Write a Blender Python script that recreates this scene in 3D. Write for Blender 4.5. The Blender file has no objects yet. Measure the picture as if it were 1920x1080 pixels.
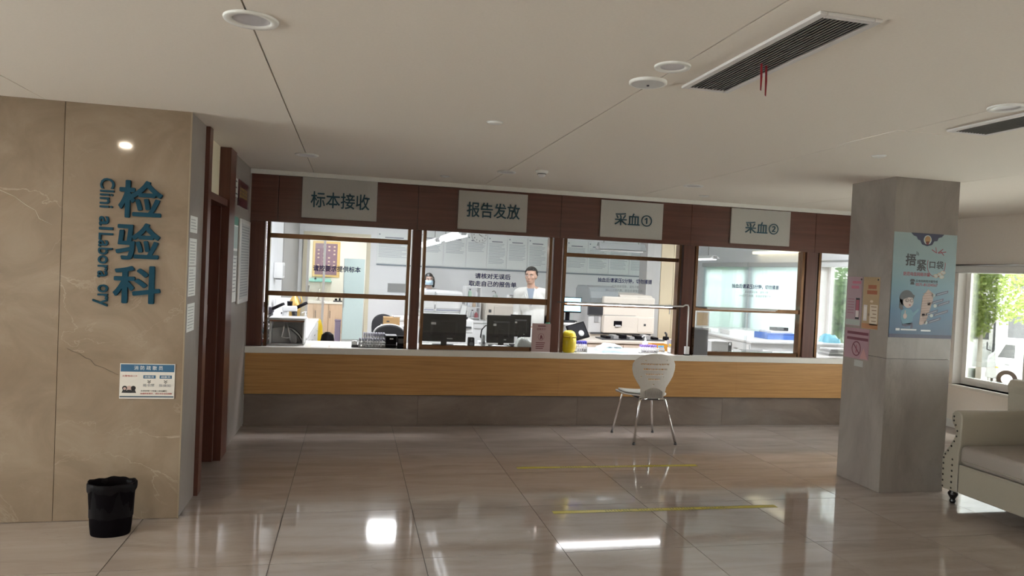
import bpy, bmesh, math, random
from mathutils import Vector, Matrix
random.seed(7)
R = math.radians
SC = bpy.context.scene
COL = SC.collection
# ------------------------------------------------------------------ camera
YAW, PITCH, ROLL, FPX = 0.219241, -0.0220386, 0.0458219, 1348.64
cd = bpy.data.cameras.new('camera'); cam = bpy.data.objects.new('camera', cd); COL.objects.link(cam)
cd.sensor_fit = 'HORIZONTAL'; cd.sensor_width = 36.0; cd.lens = 36.0*FPX/1920.0; cd.clip_start = .05; cd.clip_end = 200
_f = Vector((math.sin(YAW)*math.cos(PITCH), math.cos(YAW)*math.cos(PITCH), math.sin(PITCH)))
_r = Vector((math.cos(YAW), -math.sin(YAW), 0)); _u = _r.cross(_f)
_r2 = math.cos(ROLL)*_r + math.sin(ROLL)*_u; _u2 = -math.sin(ROLL)*_r + math.cos(ROLL)*_u
cam.matrix_world = Matrix(((_r2.x,_u2.x,-_f.x,0),(_r2.y,_u2.y,-_f.y,0),(_r2.z,_u2.z,-_f.z,1.55),(0,0,0,1)))
SC.camera = cam
# ------------------------------------------------------------------ world, sun, exposure
SKY = 12.5; SUN = 25.0; LAMP_LAB = 1.0; LAMP_HALL = 1.0
wd = bpy.data.worlds.new('sky'); SC.world = wd; wd.use_nodes = True
bg = wd.node_tree.nodes['Background']; bg.inputs[0].default_value = (1.0,.955,.915,1); bg.inputs[1].default_value = SKY
sl = bpy.data.lights.new('sun', 'SUN'); so = bpy.data.objects.new('sun', sl); COL.objects.link(so)
sl.energy = SUN; sl.angle = R(3); sl.color = (1,.95,.86); so.rotation_euler = (R(6), R(29), 0)   # high, from beyond the window wall
vs = SC.view_settings; vs.view_transform = 'Standard'; vs.look = 'None'; vs.exposure = 0.5; vs.gamma = 1.0; vs.use_curve_mapping = False
SC.cycles.use_denoising = True
SC.cycles.max_bounces = 10; SC.cycles.diffuse_bounces = 6; SC.cycles.transparent_max_bounces = 24; SC.cycles.glossy_bounces = 5
SC.cycles.caustics_reflective = False; SC.cycles.caustics_refractive = False; SC.cycles.sample_clamp_indirect = 6.0

# ------------------------------------------------------------------ helpers
class MB:
    def __init__(s): s.v = []; s.f = []; s.sm = []
    def add(s, vs, fs, smooth=False):
        n = len(s.v); s.v += [tuple(v) for v in vs]
        for f in fs: s.f.append([i+n for i in f]); s.sm.append(smooth)
        return s
    def box(s, x0,x1,y0,y1,z0,z1):
        return s.add([(x0,y0,z0),(x1,y0,z0),(x1,y1,z0),(x0,y1,z0),(x0,y0,z1),(x1,y0,z1),(x1,y1,z1),(x0,y1,z1)],
                     [(0,3,2,1),(4,5,6,7),(0,1,5,4),(1,2,6,5),(2,3,7,6),(3,0,4,7)])
    def tbox(s, c, sx, sy, sz, tx=1, ty=1, rot=None):   # centred-base box, tapered top, optional rotation
        x,y = sx/2, sy/2
        vs = [Vector(p) for p in [(-x,-y,0),(x,-y,0),(x,y,0),(-x,y,0),(-x*tx,-y*ty,sz),(x*tx,-y*ty,sz),(x*tx,y*ty,sz),(-x*tx,y*ty,sz)]]
        if rot: vs = [rot @ v for v in vs]
        c = Vector(c)
        return s.add([v+c for v in vs], [(0,3,2,1),(4,5,6,7),(0,1,5,4),(1,2,6,5),(2,3,7,6),(3,0,4,7)])
    def cyl(s, p0, p1, r0, r1=None, n=12, caps=True, smooth=True):
        r1 = r0 if r1 is None else r1; p0 = Vector(p0); p1 = Vector(p1); d = (p1-p0).normalized()
        a = d.orthogonal().normalized(); b = d.cross(a)
        vs = []
        for p, r in ((p0,r0),(p1,r1)):
            for k in range(n):
                t = 2*math.pi*k/n; vs.append(p + a*(r*math.cos(t)) + b*(r*math.sin(t)))
        s.add(vs, [(k,(k+1)%n,n+(k+1)%n,n+k) for k in range(n)], smooth)
        if caps:
            m = len(s.v)-2*n; s.f.append([m+k for k in range(n)][::-1]); s.sm.append(False); s.f.append([m+n+k for k in range(n)]); s.sm.append(False)
        return s
    def tube(s, pts, r, n=8, rs=None):
        pts = [Vector(p) for p in pts]; m = len(pts); vs = []; up = None
        for i, p in enumerate(pts):
            d = (pts[min(i+1,m-1)]-pts[max(i-1,0)]).normalized()
            a = d.orthogonal().normalized() if up is None else (up - d*up.dot(d)).normalized()
            up = a; b = d.cross(a); rr = rs[i] if rs else r
            for k in range(n):
                t = 2*math.pi*k/n; vs.append(p + a*(rr*math.cos(t)) + b*(rr*math.sin(t)))
        fs = [(i*n+k, i*n+(k+1)%n, (i+1)*n+(k+1)%n, (i+1)*n+k) for i in range(m-1) for k in range(n)]
        s.add(vs, fs, True); b0 = len(s.v)-len(vs)
        s.f.append([b0+k for k in range(n)][::-1]); s.sm.append(False); s.f.append([b0+(m-1)*n+k for k in range(n)]); s.sm.append(False)
        return s
    def lathe(s, prof, c=(0,0,0), n=24, sx=1, sy=1, closed=True):   # prof: (r, z) list
        c = Vector(c); vs = []
        for r, z in prof:
            for k in range(n):
                t = 2*math.pi*k/n; vs.append((c.x+r*sx*math.cos(t), c.y+r*sy*math.sin(t), c.z+z))
        m = len(prof)
        s.add(vs, [(i*n+k, i*n+(k+1)%n, (i+1)*n+(k+1)%n, (i+1)*n+k) for i in range(m-1) for k in range(n)], True)
        if closed:
            b0 = len(s.v)-len(vs); s.f.append([b0+k for k in range(n)][::-1]); s.sm.append(False); s.f.append([b0+(m-1)*n+k for k in range(n)]); s.sm.append(False)
        return s
    def ell(s, c, rx, ry, rz, n=16, m=10, rot=None):
        c = Vector(c); vs = []
        for i in range(m+1):
            ph = -math.pi/2 + math.pi*i/m; cr = max(math.cos(ph), 1e-3)
            for k in range(n):
                t = 2*math.pi*k/n; v = Vector((rx*cr*math.cos(t), ry*cr*math.sin(t), rz*math.sin(ph)))
                vs.append(c + (rot @ v if rot else v))
        s.add(vs, [(i*n+k, i*n+(k+1)%n, (i+1)*n+(k+1)%n, (i+1)*n+k) for i in range(m) for k in range(n)], True)
        b0 = len(s.v)-len(vs); s.f.append([b0+k for k in range(n)][::-1]); s.sm.append(True); s.f.append([b0+m*n+k for k in range(n)]); s.sm.append(True)
        return s
    def prism(s, poly, axis, d0, d1):     # poly in the two other axes (order x,y,z), extruded along axis
        def P(a,b,d): return {'x':(d,a,b),'y':(a,d,b),'z':(a,b,d)}[axis]
        n = len(poly)
        s.add([P(a,b,d0) for a,b in poly]+[P(a,b,d1) for a,b in poly],
              [tuple(range(n)), tuple(range(2*n-1,n-1,-1))]+[(k,n+k,n+(k+1)%n,(k+1)%n) for k in range(n)])
        return s
    def move(s, M):
        s.v = [tuple(M @ Vector(v)) for v in s.v]; return s
    def mesh(s, name, off=(0,0,0)):
        me = bpy.data.meshes.new(name)
        me.from_pydata([(v[0]-off[0], v[1]-off[1], v[2]-off[2]) for v in s.v], [], s.f)
        me.polygons.foreach_set('use_smooth', s.sm)
        bm = bmesh.new(); bm.from_mesh(me); bmesh.ops.recalc_face_normals(bm, faces=bm.faces); bm.to_mesh(me); bm.free()
        return me
    def build(s, name, mat, parent=None, bevel=0, world=True, mods=None):
        off = parent.matrix_basis.translation if (parent is not None and world) else (0,0,0)
        if parent is not None and world and parent.parent is not None: off = off + parent.parent.matrix_basis.translation
        o = bpy.data.objects.new(name, s.mesh(name, off)); COL.objects.link(o); o.data.materials.append(mat)
        if parent is not None: o.parent = parent
        if bevel:
            b = o.modifiers.new('bevel','BEVEL'); b.width = bevel; b.segments = 2; b.limit_method = 'ANGLE'; b.angle_limit = R(40)
        return o
def tag(o, label=None, cat=None, group=None, kind=None):
    if label: o['label'] = label
    if cat: o['category'] = cat
    if group: o['group'] = group
    if kind: o['kind'] = kind
    return o
def thing(name, loc, label, cat, group=None, rz=0):
    o = bpy.data.objects.new(name, None); COL.objects.link(o); o.location = loc; o.rotation_euler = (0,0,rz); o.empty_display_size = .05
    return tag(o, label, cat, group)
def struct(name, loc=(0,0,0)):
    o = bpy.data.objects.new(name, None); COL.objects.link(o); o.location = loc; o['kind'] = 'structure'; o.empty_display_size = .05; return o
def children(o): return [c for c in COL.objects if c.parent == o]
def copy_tree(o, parent=None):
    c = o.copy(); COL.objects.link(c); c.parent = parent
    for ch in children(o): copy_tree(ch, c)
    return c
def setin(n, **k):
    for a, v in k.items():
        for i in n.inputs:
            if i.name.replace(' ','').lower() == a.replace('_','').lower():
                i.default_value = (*v,1) if isinstance(v, tuple) and len(v) == 3 and i.type == 'RGBA' else v
MATS = {}
def mat(name, col, rough=.5, metal=0, spec=.5, emit=None, es=0, bump=None, **k):
    if name in MATS: return MATS[name]
    m = bpy.data.materials.new(name); m.use_nodes = True; MATS[name] = m
    nt = m.node_tree; b = nt.nodes['Principled BSDF']
    setin(b, BaseColor=col, Roughness=rough, Metallic=metal, SpecularIORLevel=spec, **k)
    if emit: setin(b, EmissionColor=emit, EmissionStrength=es)
    tc = nt.nodes.new('ShaderNodeNewGeometry'); nz = nt.nodes.new('ShaderNodeTexNoise'); nz.inputs['Scale'].default_value = (bump or (60,0))[0]
    nt.links.new(tc.outputs['Position'], nz.inputs['Vector'])
    # slight procedural tone variation on every material
    mx = nt.nodes.new('ShaderNodeMix'); mx.data_type = 'RGBA'; mx.blend_type = 'MULTIPLY'
    mx.inputs[0].default_value = .18; mx.inputs[6].default_value = (*col,1); nt.links.new(nz.outputs['Color'], mx.inputs[7])
    rm = nt.nodes.new('ShaderNodeMapRange'); rm.inputs[3].default_value = .7; rm.inputs[4].default_value = 1.15
    nt.links.new(nz.outputs[0], rm.inputs[0]); nt.links.new(rm.outputs[0], mx.inputs[7])
    nt.links.new(mx.outputs[2], b.inputs['Base Color'])
    if bump and bump[1]:
        bp = nt.nodes.new('ShaderNodeBump'); bp.inputs['Strength'].default_value = bump[1]; bp.inputs['Distance'].default_value = .01
        nt.links.new(nz.outputs[0], bp.inputs['Height']); nt.links.new(bp.outputs[0], b.inputs['Normal'])
    return m
def marble(name, stops, veincol, rough=.12, stretch=(1,1,1), rot=(0,0,0), scale=1.0, vein=.5, rnd=True, spec=.5, blotch=.5):
    m = bpy.data.materials.new(name); m.use_nodes = True; MATS[name] = m; nt = m.node_tree; N = nt.nodes.new; L = nt.links.new
    b = nt.nodes['Principled BSDF']; setin(b, Roughness=rough, SpecularIORLevel=spec)
    g = N('ShaderNodeNewGeometry'); oi = N('ShaderNodeObjectInfo')
    ad = N('ShaderNodeVectorMath'); ad.operation = 'MULTIPLY_ADD'; cm = N('ShaderNodeCombineXYZ')
    for i in range(3): L(oi.outputs['Random'], cm.inputs[i])
    L(cm.outputs[0], ad.inputs[0]); ad.inputs[1].default_value = (17,31,23) if rnd else (0,0,0); L(g.outputs['Position'], ad.inputs[2])
    mp = N('ShaderNodeMapping'); mp.inputs['Rotation'].default_value = rot; mp.inputs['Scale'].default_value = stretch; L(ad.outputs[0], mp.inputs['Vector'])
    n1 = N('ShaderNodeTexNoise'); n1.inputs['Scale'].default_value = 1.6*scale; n1.inputs['Detail'].default_value = 7; n1.inputs['Roughness'].default_value = .62; n1.inputs['Distortion'].default_value = .8
    L(mp.outputs[0], n1.inputs['Vector'])
    cr = N('ShaderNodeValToRGB'); e = cr.color_ramp.elements
    e[0].position = .3; e[0].color = (*stops[0],1); e[1].position = .72; e[1].color = (*stops[-1],1)
    if len(stops) > 2: q = e.new(.5); q.color = (*stops[1],1)
    L(n1.outputs[0], cr.inputs[0])
    n2 = N('ShaderNodeTexNoise'); n2.inputs['Scale'].default_value = 1.1*scale; n2.inputs['Detail'].default_value = 9; n2.inputs['Roughness'].default_value = .55; n2.inputs['Distortion'].default_value = .7
    L(mp.outputs[0], n2.inputs['Vector'])
    mt = N('ShaderNodeMath'); mt.operation = 'SUBTRACT'; mt.inputs[1].default_value = .5; L(n2.outputs[0], mt.inputs[0])
    ab = N('ShaderNodeMath'); ab.operation = 'ABSOLUTE'; L(mt.outputs[0], ab.inputs[0])
    mr = N('ShaderNodeMapRange'); mr.inputs[1].default_value = 0; mr.inputs[2].default_value = .007; mr.inputs[3].default_value = vein; mr.inputs[4].default_value = 0; L(ab.outputs[0], mr.inputs[0])
    n3 = N('ShaderNodeTexNoise'); n3.inputs['Scale'].default_value = 1.3; L(ad.outputs[0], n3.inputs['Vector'])
    r3 = N('ShaderNodeMapRange'); r3.inputs[1].default_value = .45; r3.inputs[2].default_value = .65; L(n3.outputs[0], r3.inputs[0])
    mu = N('ShaderNodeMath'); mu.operation = 'MULTIPLY'; L(mr.outputs[0], mu.inputs[0]); L(r3.outputs[0], mu.inputs[1])
    mx = N('ShaderNodeMix'); mx.data_type = 'RGBA'; L(mu.outputs[0], mx.inputs[0]); L(cr.outputs[0], mx.inputs[6]); mx.inputs[7].default_value = (*veincol,1)
    L(mx.outputs[2], b.inputs['Base Color'])
    rr = N('ShaderNodeMapRange'); rr.inputs[3].default_value = rough*.8; rr.inputs[4].default_value = rough*1.4; L(n1.outputs[0], rr.inputs[0]); L(rr.outputs[0], b.inputs['Roughness'])
    return m
def wood(name, c0, c1, rough=.4, axis=0, scale=1.0, spec=.5, metal=0):
    m = bpy.data.materials.new(name); m.use_nodes = True; MATS[name] = m; nt = m.node_tree; N = nt.nodes.new; L = nt.links.new
    b = nt.nodes['Principled BSDF']; setin(b, Roughness=rough, SpecularIORLevel=spec, Metallic=metal)
    g = N('ShaderNodeNewGeometry'); mp = N('ShaderNodeMapping'); st = [26*scale]*3; st[axis] = .9*scale; mp.inputs['Scale'].default_value = st
    L(g.outputs['Position'], mp.inputs['Vector']); n = N('ShaderNodeTexNoise'); n.inputs['Scale'].default_value = 2.2; n.inputs['Detail'].default_value = 6; n.inputs['Roughness'].default_value = .65
    L(mp.outputs[0], n.inputs['Vector']); cr = N('ShaderNodeValToRGB'); e = cr.color_ramp.elements
    e[0].position = .32; e[0].color = (*c0,1); e[1].position = .7; e[1].color = (*c1,1); L(n.outputs[0], cr.inputs[0]); L(cr.outputs[0], b.inputs['Base Color'])
    bp = N('ShaderNodeBump'); bp.inputs['Strength'].default_value = .06; bp.inputs['Distance'].default_value = .003; L(n.outputs[0], bp.inputs['Height']); L(bp.outputs[0], b.inputs['Normal'])
    return m
def glass(name, tint=(.93,.97,.96), refl=.07, rough=.0, haze=0.0, hazecol=(.8,.85,.85), dmix=.5):
    m = bpy.data.materials.new(name); m.use_nodes = True; MATS[name] = m; nt = m.node_tree; N = nt.nodes.new; L = nt.links.new
    nt.nodes.remove(nt.nodes['Principled BSDF']); out = nt.nodes['Material Output']
    t = N('ShaderNodeBsdfTransparent'); t.inputs[0].default_value = (*tint,1); gl = N('ShaderNodeBsdfGlossy'); gl.inputs['Roughness'].default_value = rough
    fr = N('ShaderNodeFresnel'); fr.inputs[0].default_value = 1.45; ml = N('ShaderNodeMath'); ml.operation = 'MULTIPLY'; ml.inputs[1].default_value = refl/.04
    L(fr.outputs[0], ml.inputs[0]); mn = N('ShaderNodeMath'); mn.operation = 'MINIMUM'; mn.inputs[1].default_value = .9; L(ml.outputs[0], mn.inputs[0])
    mx = N('ShaderNodeMixShader'); L(mn.outputs[0], mx.inputs[0]); L(t.outputs[0], mx.inputs[1]); L(gl.outputs[0], mx.inputs[2]); last = mx.outputs[0]
    if haze:
        df = N('ShaderNodeBsdfTranslucent'); df.inputs[0].default_value = (*hazecol,1); d2 = N('ShaderNodeBsdfDiffuse'); d2.inputs[0].default_value = (*hazecol,1)
        ms = N('ShaderNodeMixShader'); ms.inputs[0].default_value = dmix; L(df.outputs[0], ms.inputs[1]); L(d2.outputs[0], ms.inputs[2])
        m2 = N('ShaderNodeMixShader'); m2.inputs[0].default_value = haze; L(last, m2.inputs[1]); L(ms.outputs[0], m2.inputs[2]); last = m2.outputs[0]
    L(last, out.inputs[0]); return m
def emission(name, col, s):
    m = bpy.data.materials.new(name); m.use_nodes = True; MATS[name] = m; nt = m.node_tree
    setin(nt.nodes['Principled BSDF'], BaseColor=col, EmissionColor=col, EmissionStrength=s); return m
FACE = {'-y':(Vector((1,0,0)),Vector((0,0,1))), '-x':(Vector((0,-1,0)),Vector((0,0,1))), '+x':(Vector((0,1,0)),Vector((0,0,1))), '+z':(Vector((1,0,0)),Vector((0,1,0)))}
_tc = {}
def text(body, m, parent, org, w=None, h=None, face='-y', ext=.0004, bold=0.0, name='lettering', rot=0, sp=1.0, res=2, al='L', line=1.0):
    """lettering as mesh; org = lower-left corner (or centre if al='C') in world space, fitted to w x h"""
    c = bpy.data.curves.new('t','FONT'); c.body = body; c.size = 1; c.extrude = .001; c.resolution_u = res; c.space_character = sp; c.space_line = line; c.align_x = 'CENTER'
    o = bpy.data.objects.new('t', c); COL.objects.link(o); dg = bpy.context.evaluated_depsgraph_get(); dg.update()
    me = bpy.data.meshes.new_from_object(o.evaluated_get(dg)); bpy.data.objects.remove(o); bpy.data.curves.remove(c)
    if bold >= .012:        # heavier strokes: the glyph outlines laid down several times a hair apart
        base = [v.co.copy() for v in me.vertices]; pf = [tuple(p.vertices) for p in me.polygons]; nv = []; nf = []
        sh8 = [(math.cos(a)*bold,math.sin(a)*bold) for a in (0,R(45),R(90),R(135),R(180),R(225),R(270),R(315))]
        for q,(dx,dy) in enumerate([(0,0)]+sh8):
            k = len(nv); nv += [(c_.x+dx,c_.y+dy,c_.z+(2e-4*q if c_.z > 0 else 0)) for c_ in base]; nf += [tuple(i+k for i in f) for f in pf]
        me = bpy.data.meshes.new('t'); me.from_pydata(nv,[],nf)
    xs = [v.co.x for v in me.vertices]; ys = [v.co.y for v in me.vertices]; x0,x1,y0,y1 = min(xs),max(xs),min(ys),max(ys)
    sx = w/(x1-x0) if w else None; sy = h/(y1-y0) if h else None
    if sx is None: sx = sy
    if sy is None: sy = sx
    if isinstance(face, str): rt, up = FACE[face]
    else: rt, up = face
    nn = rt.cross(up)
    ct, st = math.cos(rot), math.sin(rot); off = Vector((0,0,0))
    if parent is not None:
        off = parent.matrix_basis.translation.copy()
        if parent.parent is not None: off += parent.parent.matrix_basis.translation
    W, H = (x1-x0)*sx, (y1-y0)*sy
    for v in me.vertices:
        a = (v.co.x-x0)*sx; b = (v.co.y-y0)*sy
        if al == 'C': a -= W/2; b -= H/2
        a, b = a*ct-b*st, a*st+b*ct
        v.co = Vector(org) + rt*a + up*b + nn*(ext*(1+(v.co.z-.001)*20 if v.co.z > 0 else 0)) - off
    me.materials.append(m); ob = bpy.data.objects.new(name, me); COL.objects.link(ob)
    if parent is not None: ob.parent = parent
    return ob
def flat(pts, face, org, th=.0006):
    """MB with a thin plate: polygon pts (right, up) on a face at org"""
    rt, up = FACE[face] if isinstance(face, str) else face; nn = rt.cross(up); o = Vector(org); n = len(pts); mb = MB()
    mb.add([o+rt*a+up*b for a,b in pts]+[o+rt*a+up*b+nn*th for a,b in pts], [tuple(range(n))[::-1], tuple(range(n,2*n))]+[(k,(k+1)%n,n+(k+1)%n,n+k) for k in range(n)])
    return mb
def join(*ms):
    r = MB()
    for m in ms: r.add(m.v, m.f); r.sm[-len(m.f):] = m.sm if m.f else []
    return r
def rect(x0,x1,y0,y1): return [(x0,y0),(x1,y0),(x1,y1),(x0,y1)]
def disc(cx,cy,r,n=20,ry=None): return [(cx+r*math.cos(2*math.pi*k/n), cy+(ry or r)*math.sin(2*math.pi*k/n)) for k in range(n)]
def lines(face, org, x0, x1, y1, n, dy, h, th=.0004, jag=.35, seed=1):
    rg = random.Random(seed); mb = MB()
    for i in range(n):
        xe = x1 - (x1-x0)*jag*rg.random()**2; y = y1-i*dy
        mb = join(mb, flat(rect(x0,xe,y-h,y), face, org, th))
    return mb
# ------------------------------------------------------------------ materials of the setting
M_floor = marble('polished_beige_floor_marble', [(.315,.26,.23),(.37,.312,.28),(.42,.36,.33)], (.23,.185,.16), rough=.055, stretch=(.55,2.6,1), rot=(0,0,R(24)), scale=1.5, vein=.3, spec=.62)
M_grout = mat('dark_grout', (.10,.08,.07), .8)
M_wallm = marble('warm_beige_wall_marble', [(.225,.168,.118),(.27,.206,.148),(.325,.258,.192)], (.60,.52,.42), rough=.055, stretch=(1,1,1.3), rot=(0,R(35),0), scale=1.5, vein=.45)
M_greym = marble('grey_beige_marble', [(.21,.18,.165),(.255,.225,.205),(.30,.268,.245)], (.16,.135,.12), rough=.20, stretch=(1.2,1.2,.5), rot=(R(30),R(40),0), scale=1.4, vein=.35)
M_greyp = marble('passage_grey_marble', [(.21,.18,.165),(.255,.225,.205),(.30,.268,.245)], (.16,.135,.12), rough=.42, stretch=(1.2,1.2,.5), rot=(R(30),R(40),0), scale=1.4, vein=.35, spec=.25)
M_plinth = marble('warm_grey_plinth_marble', [(.15,.118,.10),(.19,.150,.128),(.235,.19,.165)], (.12,.09,.075), rough=.12, stretch=(.6,1,1.4), scale=1.4, vein=.35)
M_ceil = mat('ceiling_paint', (.80,.745,.68), .85, bump=(90,.02))
M_joint = mat('ceiling_joint_shadow_gap', (.22,.20,.18), .9)
M_white = mat('white_paint', (.80,.80,.78), .6)
M_labwall = mat('lab_wall_paint', (.83,.835,.85), .6, bump=(70,.02))
M_labgrey = mat('lab_grey_wall_paint', (.33,.32,.31), .55)
M_beige = mat('beige_wall_paint', (.86,.81,.75), .7)
M_cream = mat('cream_paint', (.72,.66,.50), .55)
M_brown = wood('reddish_brown_panel', (.085,.030,.022), (.125,.048,.034), rough=.27, axis=0, scale=.5, spec=.6)
M_brownv = wood('reddish_brown_post', (.080,.028,.020), (.13,.050,.034), rough=.34, axis=2, scale=.5, spec=.4)
M_bronze = mat('polished_bronze_steel', (.17,.095,.055), .17, metal=1.0, bump=(7,.15))
M_oak = wood('oak_veneer_panel', (.35,.17,.052), (.50,.27,.095), rough=.42, axis=0, scale=1.0)
M_stone = mat('pale_stone_top', (.74,.72,.68), .18)
M_glass = glass('clear_window_glass', (.95,.965,.968), .05)
M_glass_out = glass('outer_window_glass', (.90,.95,.95), .05)
M_frost = glass('frosted_glass', (.80,.90,.90), .05, .25, haze=.62, hazecol=(.80,.90,.90))
M_blind = glass('roller_blind_fabric', (.6,.66,.7), .0, .5, haze=.86, hazecol=(.84,.90,.93), dmix=.25)
M_alu = mat('aluminium_frame', (.72,.70,.69), .35, metal=.4)
M_pvc = mat('white_window_profile', (.80,.77,.74), .4)
M_steel = mat('brushed_steel', (.62,.62,.62), .28, metal=1)
M_chrome = mat('chrome_tube', (.72,.70,.68), .14, metal=1)
M_black = mat('black_plastic', (.006,.005,.007), .55, spec=.08)
M_dgrey = mat('dark_grey_plastic', (.06,.06,.065), .45)
M_shade = mat('dark_slat_grey', (.20,.195,.19), .5)
M_grey = mat('grey_plastic', (.30,.30,.30), .45)
M_lgrey = mat('light_grey_plastic', (.55,.55,.55), .45)
M_wplast = mat('white_plastic', (.80,.80,.80), .35)
M_bplast = mat('beige_machine_plastic', (.66,.60,.53), .45)
M_paper = mat('white_paper', (.78,.79,.78), .7)
M_ink = mat('black_ink', (.03,.03,.035), .6)
M_inkg = mat('grey_ink', (.30,.31,.33), .6)
M_navy = mat('navy_vinyl', (.012,.016,.12), .5)
M_teal = mat('teal_letter_acrylic', (.004,.050,.088), .6, spec=.2)
M_tealp = mat('teal_print', (.012,.062,.095), .5)
M_red = mat('red_print', (.40,.03,.04), .5)
ZC = 2.40           # hall ceiling
CW = 7.05           # face of the counter wall
XL = -0.952         # face of the passage wall
XR = 6.80           # face of the window wall
# ------------------------------------------------------------------ floor, with one object for each tile
floor = MB().box(-6.0, XR+.1, -3.2, CW+.2, -.14, -.004).build('floor', M_grout); floor['kind'] = 'structure'
T = .788; full = None
i0 = math.floor((-6.0+.354)/T); j0 = math.floor((-3.2-4.60)/T)
for i in range(i0, 11):
    for j in range(j0, 5):
        x0, x1 = -.354+i*T, -.354+(i+1)*T; y0, y1 = 4.60+j*T, 4.60+(j+1)*T
        cx0, cx1, cy0, cy1 = max(x0,-6.0), min(x1,XR), max(y0,-3.2), min(y1,CW+.03)
        if cx1-cx0 < .02 or cy1-cy0 < .02: continue
        if cx1 <= XL-.02 and cy0 >= 4.6: continue
        whole = abs(cx1-cx0-T) < 1e-6 and abs(cy1-cy0-T) < 1e-6
        if whole and full is None:
            full = MB().box(.0022,T-.0022,.0022,T-.0022,-.006,0).mesh('tile'); full.materials.append(M_floor)
        if whole:
            o = bpy.data.objects.new('tile', full); COL.objects.link(o); o.location = (x0,y0,0)
        else:
            me = MB().box(.0022,cx1-cx0-.0022,.0022,cy1-cy0-.0022,-.006,0).mesh('tile'); me.materials.append(M_floor)
            o = bpy.data.objects.new('tile', me); COL.objects.link(o); o.location = (cx0,cy0,0)
        o.parent = floor
# ------------------------------------------------------------------ ceiling, in long boards with shadow gaps
ceil = MB().box(-6.0, XR+.1, -3.2, CW+.1, ZC+.012, ZC+.15).build('ceiling', M_joint); ceil['kind'] = 'structure'
cx = [-6.0,-4.98,-3.35,-1.722,-.39,1.24,2.85,4.56,XR]
for a, b in zip(cx[:-1], cx[1:]):
    MB().box(a+.0035, b-.0035, -3.2, CW, ZC, ZC+.012).build('ceiling_board', M_ceil, ceil)
# service hatch outline in the ceiling
for x0,x1,y0,y1 in ((2.80,2.806,3.32,3.80),(3.16,3.166,3.32,3.80),(2.80,3.166,3.796,3.802),(2.80,3.166,3.318,3.324)):
    pass
hatch = MB().box(2.80,3.17,3.32,3.80,ZC-.003,ZC+.001).build('access_hatch', M_ceil, ceil)
# ------------------------------------------------------------------ marble wall on the left, facing the hall
wl = MB().box(-6.0, XL-.02, 4.57, 4.72, 0, ZC).build('wall_left', M_grout); wl['kind'] = 'structure'
px = [XL,-1.62,-2.42,-3.22,-4.02,-4.82,-6.0]
for a, b in zip(px[:-1], px[1:]):
    MB().box(b+.0015, a-(0 if a == XL else .0015), 4.55, 4.572, .003, ZC).build('marble_panel', M_wallm, wl)
MB().tube([(-1.571,4.5497,.998),(-1.545,4.5497,.982),(-1.51,4.5497,.972),(-1.475,4.5497,.945),(-1.45,4.5497,.938),(-1.425,4.5497,.905),(-1.385,4.5497,.893),(-1.345,4.5497,.872),(-1.30,4.5497,.850)],.0016,5,rs=[.0006,.0014,.001,.0018,.0012,.0018,.0012,.0016,.0006]).build('dark_vein', mat('dark_vein_stone',(.10,.065,.04),.3), wl)
MB().tube([(-2.05,4.5497,1.93),(-1.93,4.5497,1.875),(-1.86,4.5497,1.845),(-1.80,4.5497,1.80),(-1.755,4.5497,1.775),(-1.735,4.5497,1.73),(-1.67,4.5497,1.70)],.0018,5,rs=[.001,.0022,.0014,.002,.0012,.0018,.0005]).build('pale_vein', mat('pale_vein_stone',(.50,.43,.34),.3), wl)
# ------------------------------------------------------------------ passage wall with the doorway, at right angles to it
wp = MB().box(XL-.15, XL-.02, 4.72, 4.97, 0, ZC); wp.box(XL-.15, XL-.02, 6.10, CW+.1, 0, ZC); wp.box(XL-.15, XL-.06, 5.12, 5.83, 2.0, ZC)
wpo = wp.build('wall_passage', M_cream); wpo['kind'] = 'structure'
MB().box(XL-.021, XL, 4.573, 4.97, .003, ZC).build('marble_panel', M_greyp, wpo)
MB().box(XL-.021, XL, 6.11, CW, .003, ZC).build('marble_panel', M_greyp, wpo)
MB().box(XL-.004, XL+.004, 4.546, 4.552, 0, ZC).build('corner_strip', mat('tan_trim',(.30,.24,.17),.4), wpo)
d1 = MB().box(XL-.17, XL+.025, 4.975, 5.075, 0, ZC-.002).build('door_1', M_brownv); d1['kind'] = 'structure'
MB().box(XL-.17, XL+.012, 5.08, 5.118, 0, 2.0).build('door_stop', M_brownv, d1)
MB().box(XL-.17, XL+.020, 5.835, 6.095, 0, ZC-.002).build('door_jamb', M_brownv, d1)
MB().box(XL-.17, XL+.005, 5.118, 5.835, 1.95, 2.0).build('door_head', M_brownv, d1)
leaf = MB().box(XL-.90, XL-.03, 5.765, 5.805, .012, 1.945).build('door_leaf', M_brownv, d1)
MB().box(XL-.16, XL-.10, 5.745, 5.765, .95, 1.20).build('lock_plate', M_steel, leaf)
h = MB().tube([(XL-.13,5.75,1.06),(XL-.13,5.70,1.06),(XL-.25,5.70,1.06)], .010); h.build('door_handle', M_steel, leaf)
MB().box(XL-.004, XL+.022, 5.055, 5.079, .8, 1.98).build('seal_strip', M_chrome, d1)
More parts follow.
